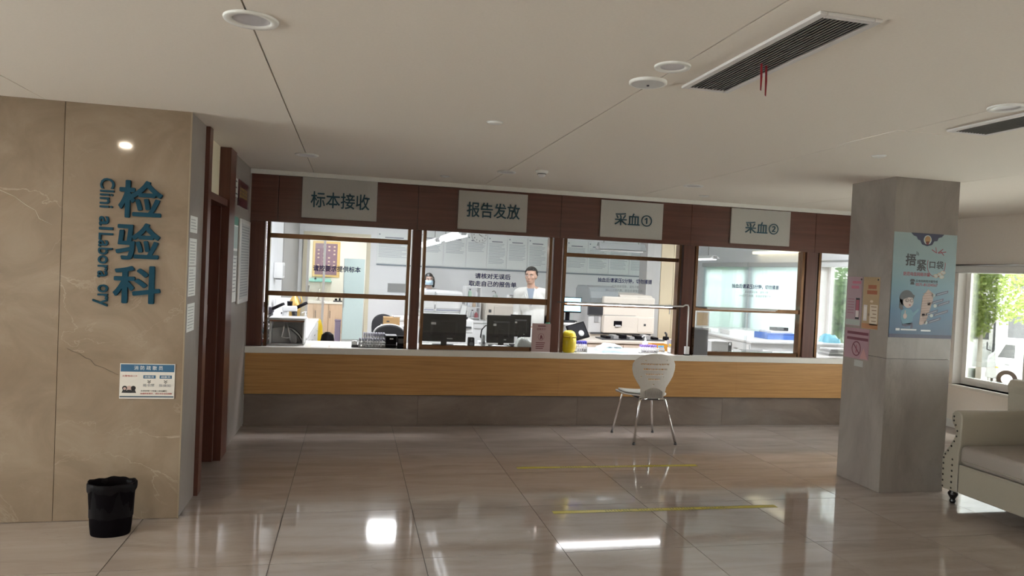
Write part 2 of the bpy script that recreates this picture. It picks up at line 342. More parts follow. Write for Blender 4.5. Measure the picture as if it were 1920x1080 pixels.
# dim room behind the open door
rm = MB().box(-3.0,-2.9,4.72,7.05,0,ZC); rm.box(-3.0,XL-.15,6.95,7.05,0,ZC); rm.box(-3.0,XL-.15,4.72,4.80,0,ZC)
o = rm.build('wall_side_room', M_beige); o['kind'] = 'structure'
o = MB().box(-3.0,XL-.15,4.72,7.05,-.1,-.001).build('floor_side_room', wood('reddish_floor',(.10,.06,.05),(.16,.10,.085),.4,1)); o['kind'] = 'structure'
MB().box(XL-.15,XL-.02,5.12,5.83,-.1,-.001).build('threshold', M_greym, o)
o = MB().box(-3.0,XL-.15,4.72,7.05,ZC,ZC+.1).build('ceiling_side_room', M_ceil); o['kind'] = 'structure'
# ------------------------------------------------------------------ counter wall: header, posts, windows
ZS, ZH = .75, 1.92
wf = MB().box(XL, XR, CW+.06, CW+.16, ZH+.02, ZC+.4).build('wall_front', M_white); wf['kind'] = 'structure'
hx = [XL+.004,-.70,.60,2.05,3.49,4.98,XR]
for a, b in zip(hx[:-1], hx[1:]):
    MB().box(a+.0015, b-.0015, CW+.005, CW+.07, ZH, ZC-.045).build('header_panel', M_brown, wf, bevel=.002)
MB().box(XL, XR, CW-.012, CW+.06, ZC-.045, ZC-.001).build('cornice', M_white, wf, bevel=.003)
MB().box(XL-.002, XL+.010, CW-.006, CW+.004, 0, ZC-.05).build('corner_strip', mat('dull_trim',(.33,.31,.29),.4), wpo)
POSTS = []
posts = [(XL,-.79),(.545,.67),(1.98,2.11),(3.41,3.575),(4.887,5.067),(6.62,XR)]
for k, (a, b) in enumerate(posts):
    a2 = a+.02 if k else a
    POSTS.append((a2, b-.02))
def bar(x0,x1,z0,z1,y0=CW+.05,y1=CW+.10): return MB().box(x0,x1,y0,y1,z0,z1)
wins = [(-.79,.545,(1.772,1.816),(1.228,1.272),True),(.67,1.98,None,(1.228,1.288),False),(2.11,3.41,(1.736,1.776),(1.232,1.272),True),(3.575,4.887,None,(1.228,1.272),False),(5.067,6.62,None,None,True)]
WIN = []
for k, (a, b, top, mid, opn) in enumerate(wins):
    fr = MB().box(a-.001, a+.028, CW+.035, CW+.12, ZS, ZH).box(b-.028, b+.001, CW+.035, CW+.12, ZS, ZH)
    o = fr.build('window_%d' % (k+1), M_bronze); o['kind'] = 'structure'; WIN.append(o)
    MB().box(POSTS[k][0], POSTS[k][1], CW+.03, CW+.15, ZS, ZH).build('post', M_brownv, o, bevel=.002)
    if k == 4: MB().box(POSTS[5][0], POSTS[5][1], CW+.03, CW+.15, ZS, ZH).build('post', M_brownv, o, bevel=.002)
    for rr in (top, mid):
        if rr: bar(a+.026, b-.026, rr[0], rr[1]).build('rail', M_bronze, o, bevel=.002)
    zs = [ZH]
    if top: zs += [top[1], top[0]]
    if mid: zs += [mid[1]]
    else: zs += [ZS+.02]
    while len(zs) > 1:
        z1, z0 = zs[0], zs[1]; zs = zs[2:]
        MB().box(a+.026, b-.026, CW+.072, CW+.078, z0-.004, z1+.002).build('pane', M_glass, o)
    if not opn:
        bar(a+.026, b-.026, ZS, ZS+.042, CW+.045, CW+.11).build('sliding_track', M_bronze, o, bevel=.002)
        mxx = (a+b)/2
        MB().box(a+.026, mxx+.02, CW+.085, CW+.091, ZS+.04, mid[0]+.004).build('pane', M_glass, o)
        MB().box(mxx-.02, b-.026, CW+.062, CW+.068, ZS+.04, mid[0]+.004).build('pane', M_glass, o)
# ------------------------------------------------------------------ counter: marble plinth, oak front, stone worktop
cn = thing('reception_counter', (2.9,7.2,0), 'long oak fronted reception counter on a grey marble plinth', 'counter')
bx = [XL+.01,.68,2.32,3.96,5.6,XR]
MB().box(XL+.01, XR, CW+.04, CW+.14, 0, .69).build('carcass', M_grout, cn)
for a, b in zip(bx[:-1], bx[1:]):
    MB().box(a+.001, b-.001, CW+.012, CW+.04, .002, .305).build('plinth_panel', M_plinth, cn)
for a, b in zip([XL+.01,2.1,4.1],[2.1,4.1,XR]):
    MB().box(a+.0005, b-.0005, CW-.008, CW+.04, .305, .69).build('front_panel', M_oak, cn)
MB().box(XL+.01, XR, CW-.004, CW+.012, .298, .305).build('shadow_strip', M_dgrey, cn)
wt = MB().box(XL+.004, XR-.004, CW-.02, CW+.62, .69, ZS).build('worktop', M_stone, None, bevel=.004)
tag(wt, 'continuous pale stone worktop running under all the service windows', 'worktop')
for x in (-.5,1.2,2.9,4.6,6.2):
    MB().box(x-.02, x+.02, CW+.15, CW+.60, 0, .69).build('support', M_white, cn)
# ------------------------------------------------------------------ marble pillar
PX0,PX1,PY0,PY1 = 3.966,4.537,4.68,5.17
pl = MB().box(PX0+.02,PX1-.02,PY0+.02,PY1-.02,0,ZC).build('pillar', M_grout); tag(pl, kind='structure')
for z0, z1 in ((.003,1.026),(1.029,ZC)):
    MB().box(PX0+.0015, PX1-.0015, PY0, PY0+.021, z0, z1).build('marble_panel', M_greym, pl)
    MB().box(PX0+.0015, PX1-.0015, PY1-.021, PY1, z0, z1).build('marble_panel', M_greym, pl)
    MB().box(PX0, PX0+.021, PY0+.0015, PY1-.0015, z0, z1).build('marble_panel', M_greym, pl)
    MB().box(PX1-.021, PX1, PY0+.0015, PY1-.0015, z0, z1).build('marble_panel', M_greym, pl)
# ------------------------------------------------------------------ window wall on the right: hall part and lab part
def wall_y(name, mat_, x0, x1, y0, y1, z0, z1, holes, parent=None):
    """wall along y with rectangular holes (y0,y1,z0,z1) given in rising y"""
    mb = MB(); y = y0
    for a,b,c,d in holes:
        if a > y: mb.box(x0,x1,y,a,z0,z1)
        mb.box(x0,x1,a,b,z0,c); mb.box(x0,x1,a,b,d,z1); y = b
    mb.box(x0,x1,y,y1,z0,z1)
    o = mb.build(name, mat_); o['kind'] = 'structure'; return o
hall_w = [(6.98-1.02*(k+1)+.12, 6.98-1.02*k, .50, 1.86) for k in range(9)][::-1]
wr = wall_y('wall_right', M_beige, XR, XR+.22, -3.2, CW+.10, -.02, ZC+.1, hall_w)
MB().box(XR-.012, XR, -3.2, CW, 0, .09).build('baseboard_right', M_white)['kind'] = 'structure'
nwin = [6]
def yframe(o, a, b, c, d, x, w=.045, t=.05, m=None):
    for (y0,y1,z0,z1) in ((a,a+w,c,d),(b-w,b,c,d),(a+w,b-w,c,c+w),(a+w,b-w,d-w,d)):
        MB().box(x,x+t,y0,y1,z0,z1).build('frame_bar', m or M_pvc, o, bevel=.003)
def side_window(a, b, c, d, blind=True):
    k = nwin[0]; nwin[0] += 1
    s = MB().box(XR-.05, XR+.21, a-.03, b+.03, c-.03, c).build('window_%d' % k, M_stone); s['kind'] = 'structure'
    yframe(s, a, b, c, d, XR+.12)
    for (y0,y1,z0,z1) in ((a,a+.012,c,d),(b-.012,b,c,d),(a+.012,b-.012,d-.012,d)): MB().box(XR+.002,XR+.12,y0,y1,z0,z1).build('reveal_lining', M_pvc, s)
    sash = MB().box(XR+.10, XR+.12, a+.045, a+.09, c+.045, d-.045).build('sash_stile', M_pvc, s)
    MB().box(XR+.10, XR+.12, b-.09, b-.045, c+.045, d-.045).build('sash_stile', M_pvc, s)
    MB().box(XR+.10, XR+.12, a+.09, b-.09, c+.045, c+.085).build('sash_rail', M_pvc, s)
    MB().box(XR+.145, XR+.151, a+.045, b-.045, c+.045, d-.045).build('pane', M_glass_out, s)
    if blind:
        MB().box(XR-.03, XR+.06, a-.05, b+.05, d-.085, d).build('blind_cassette', M_white, s, bevel=.01)
        MB().cyl((XR-.045,a-.05,d+.005),(XR-.045,b+.05,d+.005),.010).build('blind_rail', M_steel, s)
    return s
for a,b,c,d in hall_w: side_window(a,b,c,d)
# ------------------------------------------------------------------ wall behind the camera, windows on the far left
wb = MB().box(-6.0, XR, -3.4, -3.2, -.1, ZC+.1).build('wall_back', M_beige); wb['kind'] = 'structure'
left_w = [(-3.0+1.5*k, -3.0+1.5*k+1.32, .30, 2.20) for k in range(5)]
o = wall_y('wall_far_left', M_beige, -6.2, -6.0, -3.4, 4.72, -.02, ZC+.1, left_w)
for a,b,c,d in left_w:
    for (y0,y1,z0,z1) in ((a,a+.05,c,d),(b-.05,b,c,d),(a+.05,b-.05,c,c+.05),(a+.05,b-.05,d-.05,d)): MB().box(-6.13,-6.08,y0,y1,z0,z1).build('frame_bar', M_pvc, o)
    MB().box(-6.108,-6.102,a+.05,b-.05,c+.05,d-.05).build('pane', M_glass_out, o)
# ------------------------------------------------------------------ lab shell
LB, ZL = 13.3, 2.62
o = MB().box(-1.1, XR+.1, CW+.2, LB+.1, -.1, -.002).build('floor_lab', mat('lab_floor_vinyl',(.48,.46,.43),.35)); o['kind'] = 'structure'
o = MB().box(-1.1, XR+.22, CW+.16, LB+.1, ZL, ZL+.1).build('ceiling_lab', M_labwall); o['kind'] = 'structure'
o = MB().box(XL-.15, XL, CW+.1, 10.45, 0, ZL); o = o.build('wall_lab_left', M_labwall); o['kind'] = 'structure'
MB().box(XL-.15, XL+.012, 10.45, LB, 0, ZL).build('grey_panel', M_labgrey, o)
wlb = MB().box(-1.1,-.80,LB,LB+.12,0,ZL).box(-.80,.24,LB,LB+.12,2.05,ZL).box(.24,XR+.1,LB,LB+.12,0,ZL).build('wall_lab_back', M_labwall); wlb['kind'] = 'structure'
lab_w = [(8.55,9.45,.66,1.92),(9.86,11.35,.55,1.86),(11.45,13.05,.55,1.86)]
o = wall_y('wall_lab_right', M_labwall, XR, XR+.22, CW+.10, LB+.1, -.02, ZL+.1, lab_w)
s = side_window(*lab_w[0]); 
for a,b,c,d in lab_w[1:]:
    s = side_window(a,b,c,d,False)
    MB().box(XR-.02, XR-.016, a-.02, b+.02, c-.03, d-.02).build('roller_blind', M_blind, s)
    MB().box(XR-.06, XR-.002, a-.04, b+.04, d-.03, d+.05).build('blind_cassette', M_lgrey, s, bevel=.01)
# ================================================================== hall objects
# ---------------- big teal lettering on the marble wall
t = thing('wall_lettering', (-1.25,4.549,1.24), 'raised teal department lettering on the left marble wall', 'lettering')
for ch, (x0,x1,z0,z1) in zip('检验科', ((-1.326,-1.092,1.762,1.980),(-1.333,-1.098,1.520,1.735),(-1.340,-1.088,1.268,1.488))):
    text(ch, M_teal, t, (x0,4.5495,z0), x1-x0, z1-z0, '-y', ext=.018, bold=.020, name='character', res=4)
FD = (Vector((0,0,-1)), Vector((1,0,0)))      # letters running downwards
z = 1.980
for s_, z0, z1 in (('Clini',1.982,1.812),('al',1.764,1.686),('Labora',1.668,1.412),('ory',1.372,1.246)):
    up_ = .085 if s_ in ('Clini','al','Labora') else .083
    x0 = -1.425
    yo = -.021 if 'y' in s_ else 0
    text(s_, M_teal, t, (x0+yo,4.5495,z0), z0-z1, {'Clini':.075,'al':.075,'Labora':.075,'ory':.080}[s_], FD, ext=.014, bold=.014, name='word', res=3)
# ---------------- fire warden notice
g = thing('notice_board', (-1.14,4.549,.71), 'small white notice with blue heading on the marble wall above the bin', 'notice')
O = (-1.29,4.549,.713); Wn, Hn = .296, .205
flat(rect(0,Wn,0,Hn),'-y',O,.006).build('board', mat('notice_white',(.72,.70,.66),.5), g)
O2 = (O[0],4.543,O[2]); O3 = (O[0],4.5424,O[2])
M_bluep = mat('blue_print', (.035,.13,.25), .5)
flat(rect(.004,Wn-.004,.158,Hn-.004),'-y',O2).build('heading_band', M_bluep, g); flat(rect(.002,Wn-.004,.008,.016),'-y',O2).build('footer_band', mat('slate_print',(.06,.10,.14),.5), g)
def nt(body, x0, y0, w, h, m, bold=.01, o=None): return text(body, m, g, ((o or O3)[0]+x0, (o or O3)[1], O3[2]+y0), w, h, '-y', bold=bold)
nt('消 防 疏 散 员', .075,.169,.155,.024, M_paper)
nt('火警电话:119', .014,.128,.078,.011, M_red)
for x in (.126,.214):
    flat(rect(x,x+.066,.119,.138),'-y',O2).build('caption_band', M_bluep, g)
nt('疏散员', .132,.122,.052,.013, M_paper, .0); nt('疏散员', .221,.122,.052,.013, M_paper, .0)
for x in (.158,.247):
    for dz in (0,.009):
        flat([(x-.009,.110-dz),(x,.104-dz),(x+.009,.110-dz),(x+.009,.106-dz),(x,.099-dz),(x-.009,.106-dz)],'-y',O2).build('arrow', M_ink, g)
nt('蒋书荣', .125,.071,.062,.017, M_inkg, .012); nt('陈倩如', .213,.070,.062,.017, M_inkg, .012)
nt('负责区域：1号楼二层检验科', .115,.041,.140,.010, M_ink, .008); nt('如遇突发事件，请从安全出口疏散', .113,.025,.170,.011, M_red, .008)
for x, c in ((.028,(.02,.015,.02)),(.052,(.55,.40,.36)),(.074,(.02,.018,.02))):
    flat(disc(x,.062,.0135,16),'-y',O2).build('cartoon_head', mat('cartoon_tone_%d'%int(x*1000),c,.5), g)
    flat([(x-.016,.034),(x+.016,.034),(x+.009,.052),(x-.009,.052)],'-y',O2).build('cartoon_body', M_ink, g)
flat(disc(.028,.059,.008,14),'-y',O3).build('cartoon_face', mat('cartoon_tone_52',(.5,.4,.36),.5), g)
# ---------------- papers on the grey face beside the doorway
for k,(z0,z1) in enumerate(((1.70,1.80),(1.50,1.665),(1.315,1.495),(1.10,1.27))):
    lb = ('uppermost white sheet taped beside the brown doorway','second white sheet from the top beside the brown doorway','third white sheet from the top beside the brown doorway','lowest white sheet taped beside the brown doorway')[k]
    p = flat(rect(4.60,4.80,z0,z1),'+x',(XL+.0005,0,0),.001).build('paper_sheet', M_paper); tag(p, lb, 'paper', 'sheets beside the doorway')
    lines('+x',(XL+.0016,0,0),4.62,4.78,z1-.02,int((z1-z0)/.018)-1,.018,.004,seed=k).build('text_lines', M_inkg, p)
# ---------------- plaque and framed notices past the doorway
p = thing('wall_plaque',(XL,6.57,2.0),'dark red plaque with yellow characters on the passage wall','plaque')
flat(rect(6.33,6.84,2.0,2.215),'+x',(XL,0,0),.012).build('board', mat('oxblood_lacquer',(.075,.018,.024),.35), p)
mb = MB()
for i in range(5):
    for j in range(3): mb = join(mb, flat(rect(6.38+i*.085,6.43+i*.085,2.135-j*.03,2.157-j*.03),'+x',(XL+.012,0,0)))
mb.build('characters', mat('dull_gold_print',(.36,.27,.09),.5), p)
p = thing('framed_notice',(XL,6.7,1.17),'tall white framed notice full of text on the passage wall','notice')
flat(rect(6.44,7.02,1.17,1.90),'+x',(XL,0,0),.02).build('frame', M_alu, p, bevel=.006)
flat(rect(6.48,6.98,1.21,1.86),'+x',(XL+.02,0,0),.001).build('sheet', mat('notice_grey_sheet',(.50,.50,.50),.5), p)
lines('+x',(XL+.021,0,0),6.51,6.95,1.84,26,.024,.011,seed=9,jag=.15).build('text_lines', M_inkg, p)
p = thing('narrow_notice',(XL,6.27,1.15),'narrow notice strip with a green heading next to the brown door jamb','notice')
flat(rect(6.16,6.37,1.20,1.90),'+x',(XL,0,0),.008).build('sheet', M_paper, p); flat(rect(6.16,6.37,1.83,1.90),'+x',(XL+.008,0,0)).build('heading', mat('green_print',(.05,.22,.17),.5), p)
flat(rect(6.17,6.36,1.64,1.82),'+x',(XL+.008,0,0)).build('picture', mat('pale_teal_print',(.35,.45,.45),.5), p); flat(rect(6.16,6.37,1.58,1.62),'+x',(XL+.008,0,0)).build('divider', M_grey, p)
lines('+x',(XL+.008,0,0),6.19,6.34,1.56,10,.03,.008,seed=3).build('text_lines', M_inkg, p)
p = flat(rect(6.16,6.30,2.06,2.21),'+x',(XL,0,0),.006).build('room_sign', M_lgrey); tag(p,'small grey sign beside the dark red plaque','sign')
lines('+x',(XL+.0062,0,0),6.18,6.28,2.19,3,.05,.010,seed=2).build('text_lines', M_ink, p)
# ---------------- four signs on the header
M_sign = mat('pale_acrylic_sign',(.46,.45,.43),.3)
for body,x0,x1,tx0,tx1,tz0,tz1,zb,lb in (('标本接收',-.487,.205,-.408,.135,2.075,2.225,1.975,'pale sign above the window farthest left on the brown header'),
      ('报告发放',.991,1.688,1.075,1.612,2.075,2.225,1.953,'pale sign above the window with two black monitors'),
      ('采血①',2.467,3.152,2.617,3.030,2.085,2.215,1.958,'pale sign above the window with the lit lamp bar'),
      ('采血②',3.940,4.648,4.105,4.505,2.085,2.215,1.968,'pale sign on the brown header nearest the marble pillar')):
    s = thing('header_sign',((x0+x1)/2,CW-.005,zb),lb,'sign','signs over the service windows')
    MB().box(x0,x1,CW-.016,CW+.004,zb,zb+.378).build('plate', M_sign, s, bevel=.002)
    text(body, M_tealp, s, (tx0,CW-.0165,tz0), tx1-tx0, tz1-tz0, '-y', ext=.004, bold=.012, res=4)
# ---------------- vinyl lettering on the panes
def vinyl(k, body, x0, z0, w, h, bold=.026, m=M_navy): text(body, m, WIN[k], (x0,CW+.0715,z0), w, h, '-y', ext=.0003, bold=bold, res=3)
vinyl(0,'请按要求提供标本',-.368,1.475,.446,.058); vinyl(1,'请核对无误后',1.202,1.470,.364,.056); vinyl(1,'取走自己的报告单',1.142,1.392,.490,.056)
for k, x0 in ((2,2.497),(3,4.035)):
    w = .605 if k == 2 else .570
    vinyl(k,'抽血后请紧压5分钟，切勿揉搓',x0,1.487,w,.050)
    vinyl(k,'如有皮瘀现象，请先冷敷',x0+.16,1.438,w*.50,.028,.004,M_inkg); vinyl(k,'24h后才可热敷，瘀血会慢慢消失！',x0+.09,1.396,w*.70,.028,.004,M_inkg)
# ---------------- ceiling fixtures
M_lens = mat('opal_lamp_lens',(.55,.53,.56),.3)
def downlight(x,y,r,lb,lit=0):
    o = thing('downlight',(x,y,ZC),lb,'light','recessed downlights in the hall ceiling')
    MB().lathe([(r*.66,0),(r*.70,-.006),(r*.97,-.009),(r,-.004),(r,0)],(x,y,ZC),32,closed=False).build('trim_ring', M_white, o)
    MB().lathe([(r*.66,-.003),(r*.60,-.001),(r*.46,.0),(.001,.0)],(x,y,ZC-.0008),32,closed=False).build('lens', emission('lit_lamp_lens',(1,.86,.66),9) if lit else M_lens, o)
    if lit:
        l = bpy.data.lights.new('downlight_beam','AREA'); l.shape='DISK'; l.size = r*1.2; l.energy = lit; l.color = (1,.84,.64)
        lo = bpy.data.objects.new('downlight_beam', l); COL.objects.link(lo); lo.location = (0,0,-.012); lo.parent = o
for x,y,r,lb in ((-.384,2.708,.094,'largest round downlight at the top left of the ceiling'),(1.213,2.689,.072,'round downlight beside the flat ceiling speaker'),(-.387,5.912,.092,'flat round downlight on the left ceiling joint near the header'),
    (1.245,6.006,.080,'flat round downlight on the ceiling joint above the second window'),(2.954,5.975,.088,'flat round downlight on the ceiling joint above the third window'),(2.866,2.724,.078,'round downlight at the right edge above the short vent')):
    downlight(x,y,r,lb)
downlight(-1.74,3.02,.055,'lit warm downlight in front of the marble wall lettering',9*LAMP_HALL)
for x,y,r,lb in ((.759,4.054,.042,'small white ceiling disc in the middle of the hall ceiling'),(.79,6.585,.040,'small white ceiling disc close to the second header sign'),(3.252,4.004,.040,'small white ceiling disc in front of the pillar'),(3.396,6.626,.045,'small white ceiling disc close to the third header sign')):
    o = thing('sprinkler_cover',(x,y,ZC),lb,'sprinkler','small discs in the hall ceiling')
    MB().lathe([(r,0),(r,-.004),(r*.8,-.010),(.001,-.011)],(x,y,ZC),24,closed=False).build('cover', M_white, o)
    MB().lathe([(r*1.12,0),(r*1.12,-.002),(r,-.003)],(x,y,ZC),24,closed=False).build('rim', M_lgrey, o)
o = thing('ceiling_speaker',(1.215,2.937,ZC),'flat pale ceiling speaker disc between a downlight and the vent','speaker')
MB().lathe([(.081,0),(.081,-.010),(.074,-.014),(.070,-.012)],(1.215,2.937,ZC),32,closed=False).build('rim', M_white, o)
MB().lathe([(.070,-.012),(.04,-.015),(.001,-.016)],(1.215,2.937,ZC),32,closed=False).build('grille', M_lgrey, o)
MB().lathe([(.006,-.016),(.005,-.020),(.001,-.021)],(1.215,2.937,ZC),12,closed=False).build('screw', M_dgrey, o)
o = thing('smoke_detector',(1.497,5.786,ZC),'white smoke detector under the ceiling by the second header sign','smoke detector')
MB().lathe([(.052,0),(.052,-.012),(.046,-.022)],(1.497,5.786,ZC),24).build('base', M_white, o)
MB().lathe([(.034,-.022),(.030,-.045),(.020,-.052)],(1.497,5.786,ZC),24).build('sensor', M_wplast, o); MB().lathe([(.036,-.026),(.036,-.032)],(1.497,5.786,ZC),24,closed=False).build('slot', M_dgrey, o)
def vent(x0,x1,y0,y1,lb,n):
    o = thing('air_vent',((x0+x1)/2,(y0+y1)/2,ZC),lb,'air vent','linear vents in the hall ceiling'); w = .028
    for a,b,c,d in ((x0,x0+w,y0,y1),(x1-w,x1,y0,y1),(x0+w,x1-w,y0,y0+w),(x0+w,x1-w,y1-w,y1)): MB().box(a,b,c,d,ZC-.012,ZC).build('frame_bar', mat('vent_frame_white',(.68,.66,.66),.4), o, bevel=.003)
    MB().box(x0+w,x1-w,y0+w,y1-w,ZC-.001,ZC-.0003).build('dark_duct', M_black, o)
    st = (x1-x0-2*w)/n
    for k in range(n):
        x = x0+w+st*(k+.5); m = MB().tbox((0,0,0),.0028,y1-y0-2*w,.011); m.move(Matrix.Translation((x,(y0+y1)/2,ZC-.0115)) @ Matrix.Rotation(R(18),4,'Y')); m.build('slat', M_shade, o)
    return o
vent(1.375,1.60,1.985,2.945,'long ceiling vent with red ribbons hanging from it',11)
vent(3.01,3.26,2.25,3.215,'short ceiling vent cut by the right edge of the picture',11)
M_rib = mat('red_ribbon',(.28,.008,.02),.6)
for x,y,l,lb in ((1.487,2.50,.105,'red ribbon with pointed end hanging from the long vent'),(1.520,2.52,.118,'red ribbon nearer the pillar hanging from the long vent')):
    pts = [(0,0),(.008,0),(.011,-l*.5),(.009,-l),(.004,-l*.97),(.002,-l*.5)]
    p = flat([(a+x,b+ZC-.010) for a,b in pts],'-y',(0,y,0),.0012).build('ribbon', M_rib); tag(p,lb,'ribbon','ribbons on the vent')
# ---------------- oval waste bin with liner
o = thing('waste_bin',(-1.252,4.335,0),'oval black waste bin with a plastic liner against the marble wall','waste bin')
B = (-1.252,4.335,0)
MB().lathe([(.098,0),(.101,.006),(.106,.05),(.120,.265),(.1235,.285),(.1185,.285),(.112,.25),(.098,.02),(.001,.015)],B,40,1.0,.72,closed=False).build('bucket', mat('matt_black_plastic',(.004,.003,.004),.7,spec=.03), o)
ln = MB(); n = 48; rg = random.Random(4); prof = []
for k in range(n):
    t_ = 2*math.pi*k/n; wv = .0025*math.sin(5*t_)+.002*math.sin(11*t_+1); prof.append(wv)
vs = []
for r,zz in ((.112,.10),(.1165,.27),(.1215,.292),(.126,.287),(.1265,.262),(.1245,.245)):
    for k in range(n):
        t_ = 2*math.pi*k/n; rr = r+prof[k]*(1 if zz>.2 else .3); vs.append((B[0]+rr*math.cos(t_),B[1]+rr*.72*math.sin(t_),zz+(prof[k]*3 if zz<.27 and zz>.2 else prof[k])))
ln.add(vs,[(i*n+k,i*n+(k+1)%n,(i+1)*n+(k+1)%n,(i+1)*n+k) for i in range(5) for k in range(n)],True)
ln.build('liner', mat('black_liner_film',(.005,.004,.005),.5,spec=.08), o)
# ---------------- cable end on the floor at the left edge
o = MB().tube([(-2.3,4.40,.004),(-1.98,4.36,.004),(-1.885,4.345,.006),(-1.858,4.375,.02),(-1.872,4.41,.03),(-1.93,4.42,.012),(-2.2,4.44,.004)],.004,8).build('power_cable', M_black); tag(o,'looped black cable lying on the floor at the left edge','cable')
# ---------------- yellow queue tapes on the floor
M_tape = mat('yellow_floor_tape',(.48,.40,.02),.35)
for y,x0,x1,a,lb in ((5.515,1.335,2.885,-.012,'yellow floor tape nearer the counter'),(4.463,1.335,2.955,0,'yellow floor tape nearer the viewer')):
    o = thing('floor_tape',((x0+x1)/2,y,0),lb,'tape','yellow waiting lines on the floor')
    MB().box(x0,x1,y-.026,y+.026,0,.0009).build('strip', M_tape, o)
    for sgn in (-1,1): MB().box(x0,x1,y+sgn*.025-.002,y+sgn*.025+.002,.0009,.0012).build('dark_edge', mat('tape_edge',(.13,.12,.03),.5), o)
    mb = MB()
    for k in range(44):
        x = x0+.36+k*.021
        if (k % 11) in (9,10): continue
        hh = .012+.006*((k*7)%3); mb.box(x,x+.014,y-hh,y-hh+.006,.0009,.0012).box(x+.002,x+.007,y-.004,y+hh,.0009,.0012)
    mb.build('printed_characters', mat('tape_ink',(.12,.11,.04),.5), o)
# ---------------- waiting chair
def make_chair():
    cx, yb = 2.795, 6.25
    o = thing('waiting_chair',(2.80,6.47,0),'pale plastic chair with chrome legs facing the counter','chair')
    M_sh = mat('warm_white_shell',(.60,.56,.52),.38)
    hw_pts = [(.415,.118),(.45,.120),(.50,.124),(.53,.128),(.59,.168),(.64,.197),(.70,.213),(.75,.212),(.79,.190),(.82,.155),(.84,.105),(.851,.045)]
    def hw(z):
        for (a,b),(c,d) in zip(hw_pts[:-1],hw_pts[1:]):
            if a <= z <= c: return b+(d-b)*(z-a)/(c-a)
        return hw_pts[-1][1]
    slots = [(.753,.142,.008),(.704,.118,.008),(.655,.091,.008),(.610,.059,.007)]; holes = [(-.10,.786),(.017,.81),(.107,.788),(-.128,.63),(.086,.632),(-.007,.561)]
    nz, nx = 110, 90; z0, z1 = .415, .851
    def P(i,j):
        z = z0+(z1-z0)*i/nz; u = -1+2*j/nx; x = u*hw(z); y = yb + .018 - .05*(z-.415)/.43 + .045*(u*u)*(hw(z)/.21)**2 - .06*max(0,(.50-z)/.085)**2*-1*.6
        return (cx+x,y,z)
    vs = [P(i,j) for i in range(nz+1) for j in range(nx+1)]; fs = []
    for i in range(nz):
        for j in range(nx):
            z = z0+(z1-z0)*(i+.5)/nz; x = (-1+2*(j+.5)/nx)*hw(z); cut = False
            for sz,sw,sh in slots:
                if abs(z-sz) < sh and abs(x) < sw and (int((x+.2)/.0042) % 4 != 0): cut = True
            for hx_,hz in holes:
                if (x-hx_)**2+(z-hz)**2 < .0062**2: cut = True
            if not cut: fs.append((i*(nx+1)+j,i*(nx+1)+j+1,(i+1)*(nx+1)+j+1,(i+1)*(nx+1)+j))
    mb = MB(); mb.add(vs,fs,True); b = mb.build('backrest', M_sh, o); s = b.modifiers.new('thickness','SOLIDIFY'); s.thickness = .009; s.offset = 0
    # ribbed lower panel of the back
    rb = MB()
    for k in range(16):
        x = -.088+.176*k/15; zt = .53-.035*(x/.09)**2; y = yb+.013
        rb.box(cx+x-.0024,cx+x+.0024,y-.016,y-.001,.432,zt)
    rb.build('ribbed_panel', mat('ribbed_shell',(.42,.38,.34),.5), b)
    # seat
    def S(top):
        n, m = 20, 20; vs = []
        for i in range(n+1):
            v = i/n; y = yb+.03+.43*v
            for j in range(m+1):
                u = -1+2*j/m; w = (.17+.055*math.sin(math.pi*min(1,v*1.15)*.75)) if v < .95 else .17+.03
                w = .125+.10*min(1,v*2.4) if v < .42 else .225-.03*max(0,(v-.8)/.2)**2
                z = .435+.015*(2*v-1)**2*(1 if v<.5 else .3)+.012*u*u-.025*max(0,(v-.85)/.15)**2
                vs.append((cx+u*w,y,z+top))
        return vs, [(i*(m+1)+j,i*(m+1)+j+1,(i+1)*(m+1)+j+1,(i+1)*(m+1)+j) for i in range(n) for j in range(m)]
    mb = MB(); mb.add(*S(0),True); st = mb.build('seat', M_sh, o); q = st.modifiers.new('thickness','SOLIDIFY'); q.thickness = .012
    vs2,fs2 = S(.012); mb = MB(); mb.add([((x-cx)*.9+cx,(y-yb-.245)*.9+yb+.245,z+.006) for x,y,z in vs2],fs2,True); pd = mb.build('seat_pad', mat('pale_green_grey_vinyl',(.52,.55,.52),.4), st); q = pd.modifiers.new('thickness','SOLIDIFY'); q.thickness = .012
    for fx,fy,tx,ty in ((2.612,6.229,2.672,6.29),(3.024,6.217,2.935,6.29),(2.584,6.73,2.640,6.655),(3.013,6.723,2.950,6.655)):
        ix = tx+(.025 if tx < cx else -.025)
        lg = MB().tube([(ix+(.05 if tx<cx else -.05),ty,.418),(ix,ty,.418),(tx+(.008 if tx<cx else -.008),ty,.412),(tx,ty,.395),(fx,fy,.012)],.0115,10).build('leg', M_chrome, o)
        MB().cyl((fx,fy,0),(fx,fy,.018),.0135,.0125,12).build('foot_cap', M_dgrey, lg)
    MB().box(cx-.12,cx+.12,6.28,6.30,.408,.422).box(cx-.12,cx+.12,6.645,6.665,.408,.422).box(cx-.10,cx-.08,6.28,6.665,.408,.420).box(cx+.08,cx+.10,6.28,6.665,.408,.420).build('under_frame', M_dgrey, o)
make_chair()
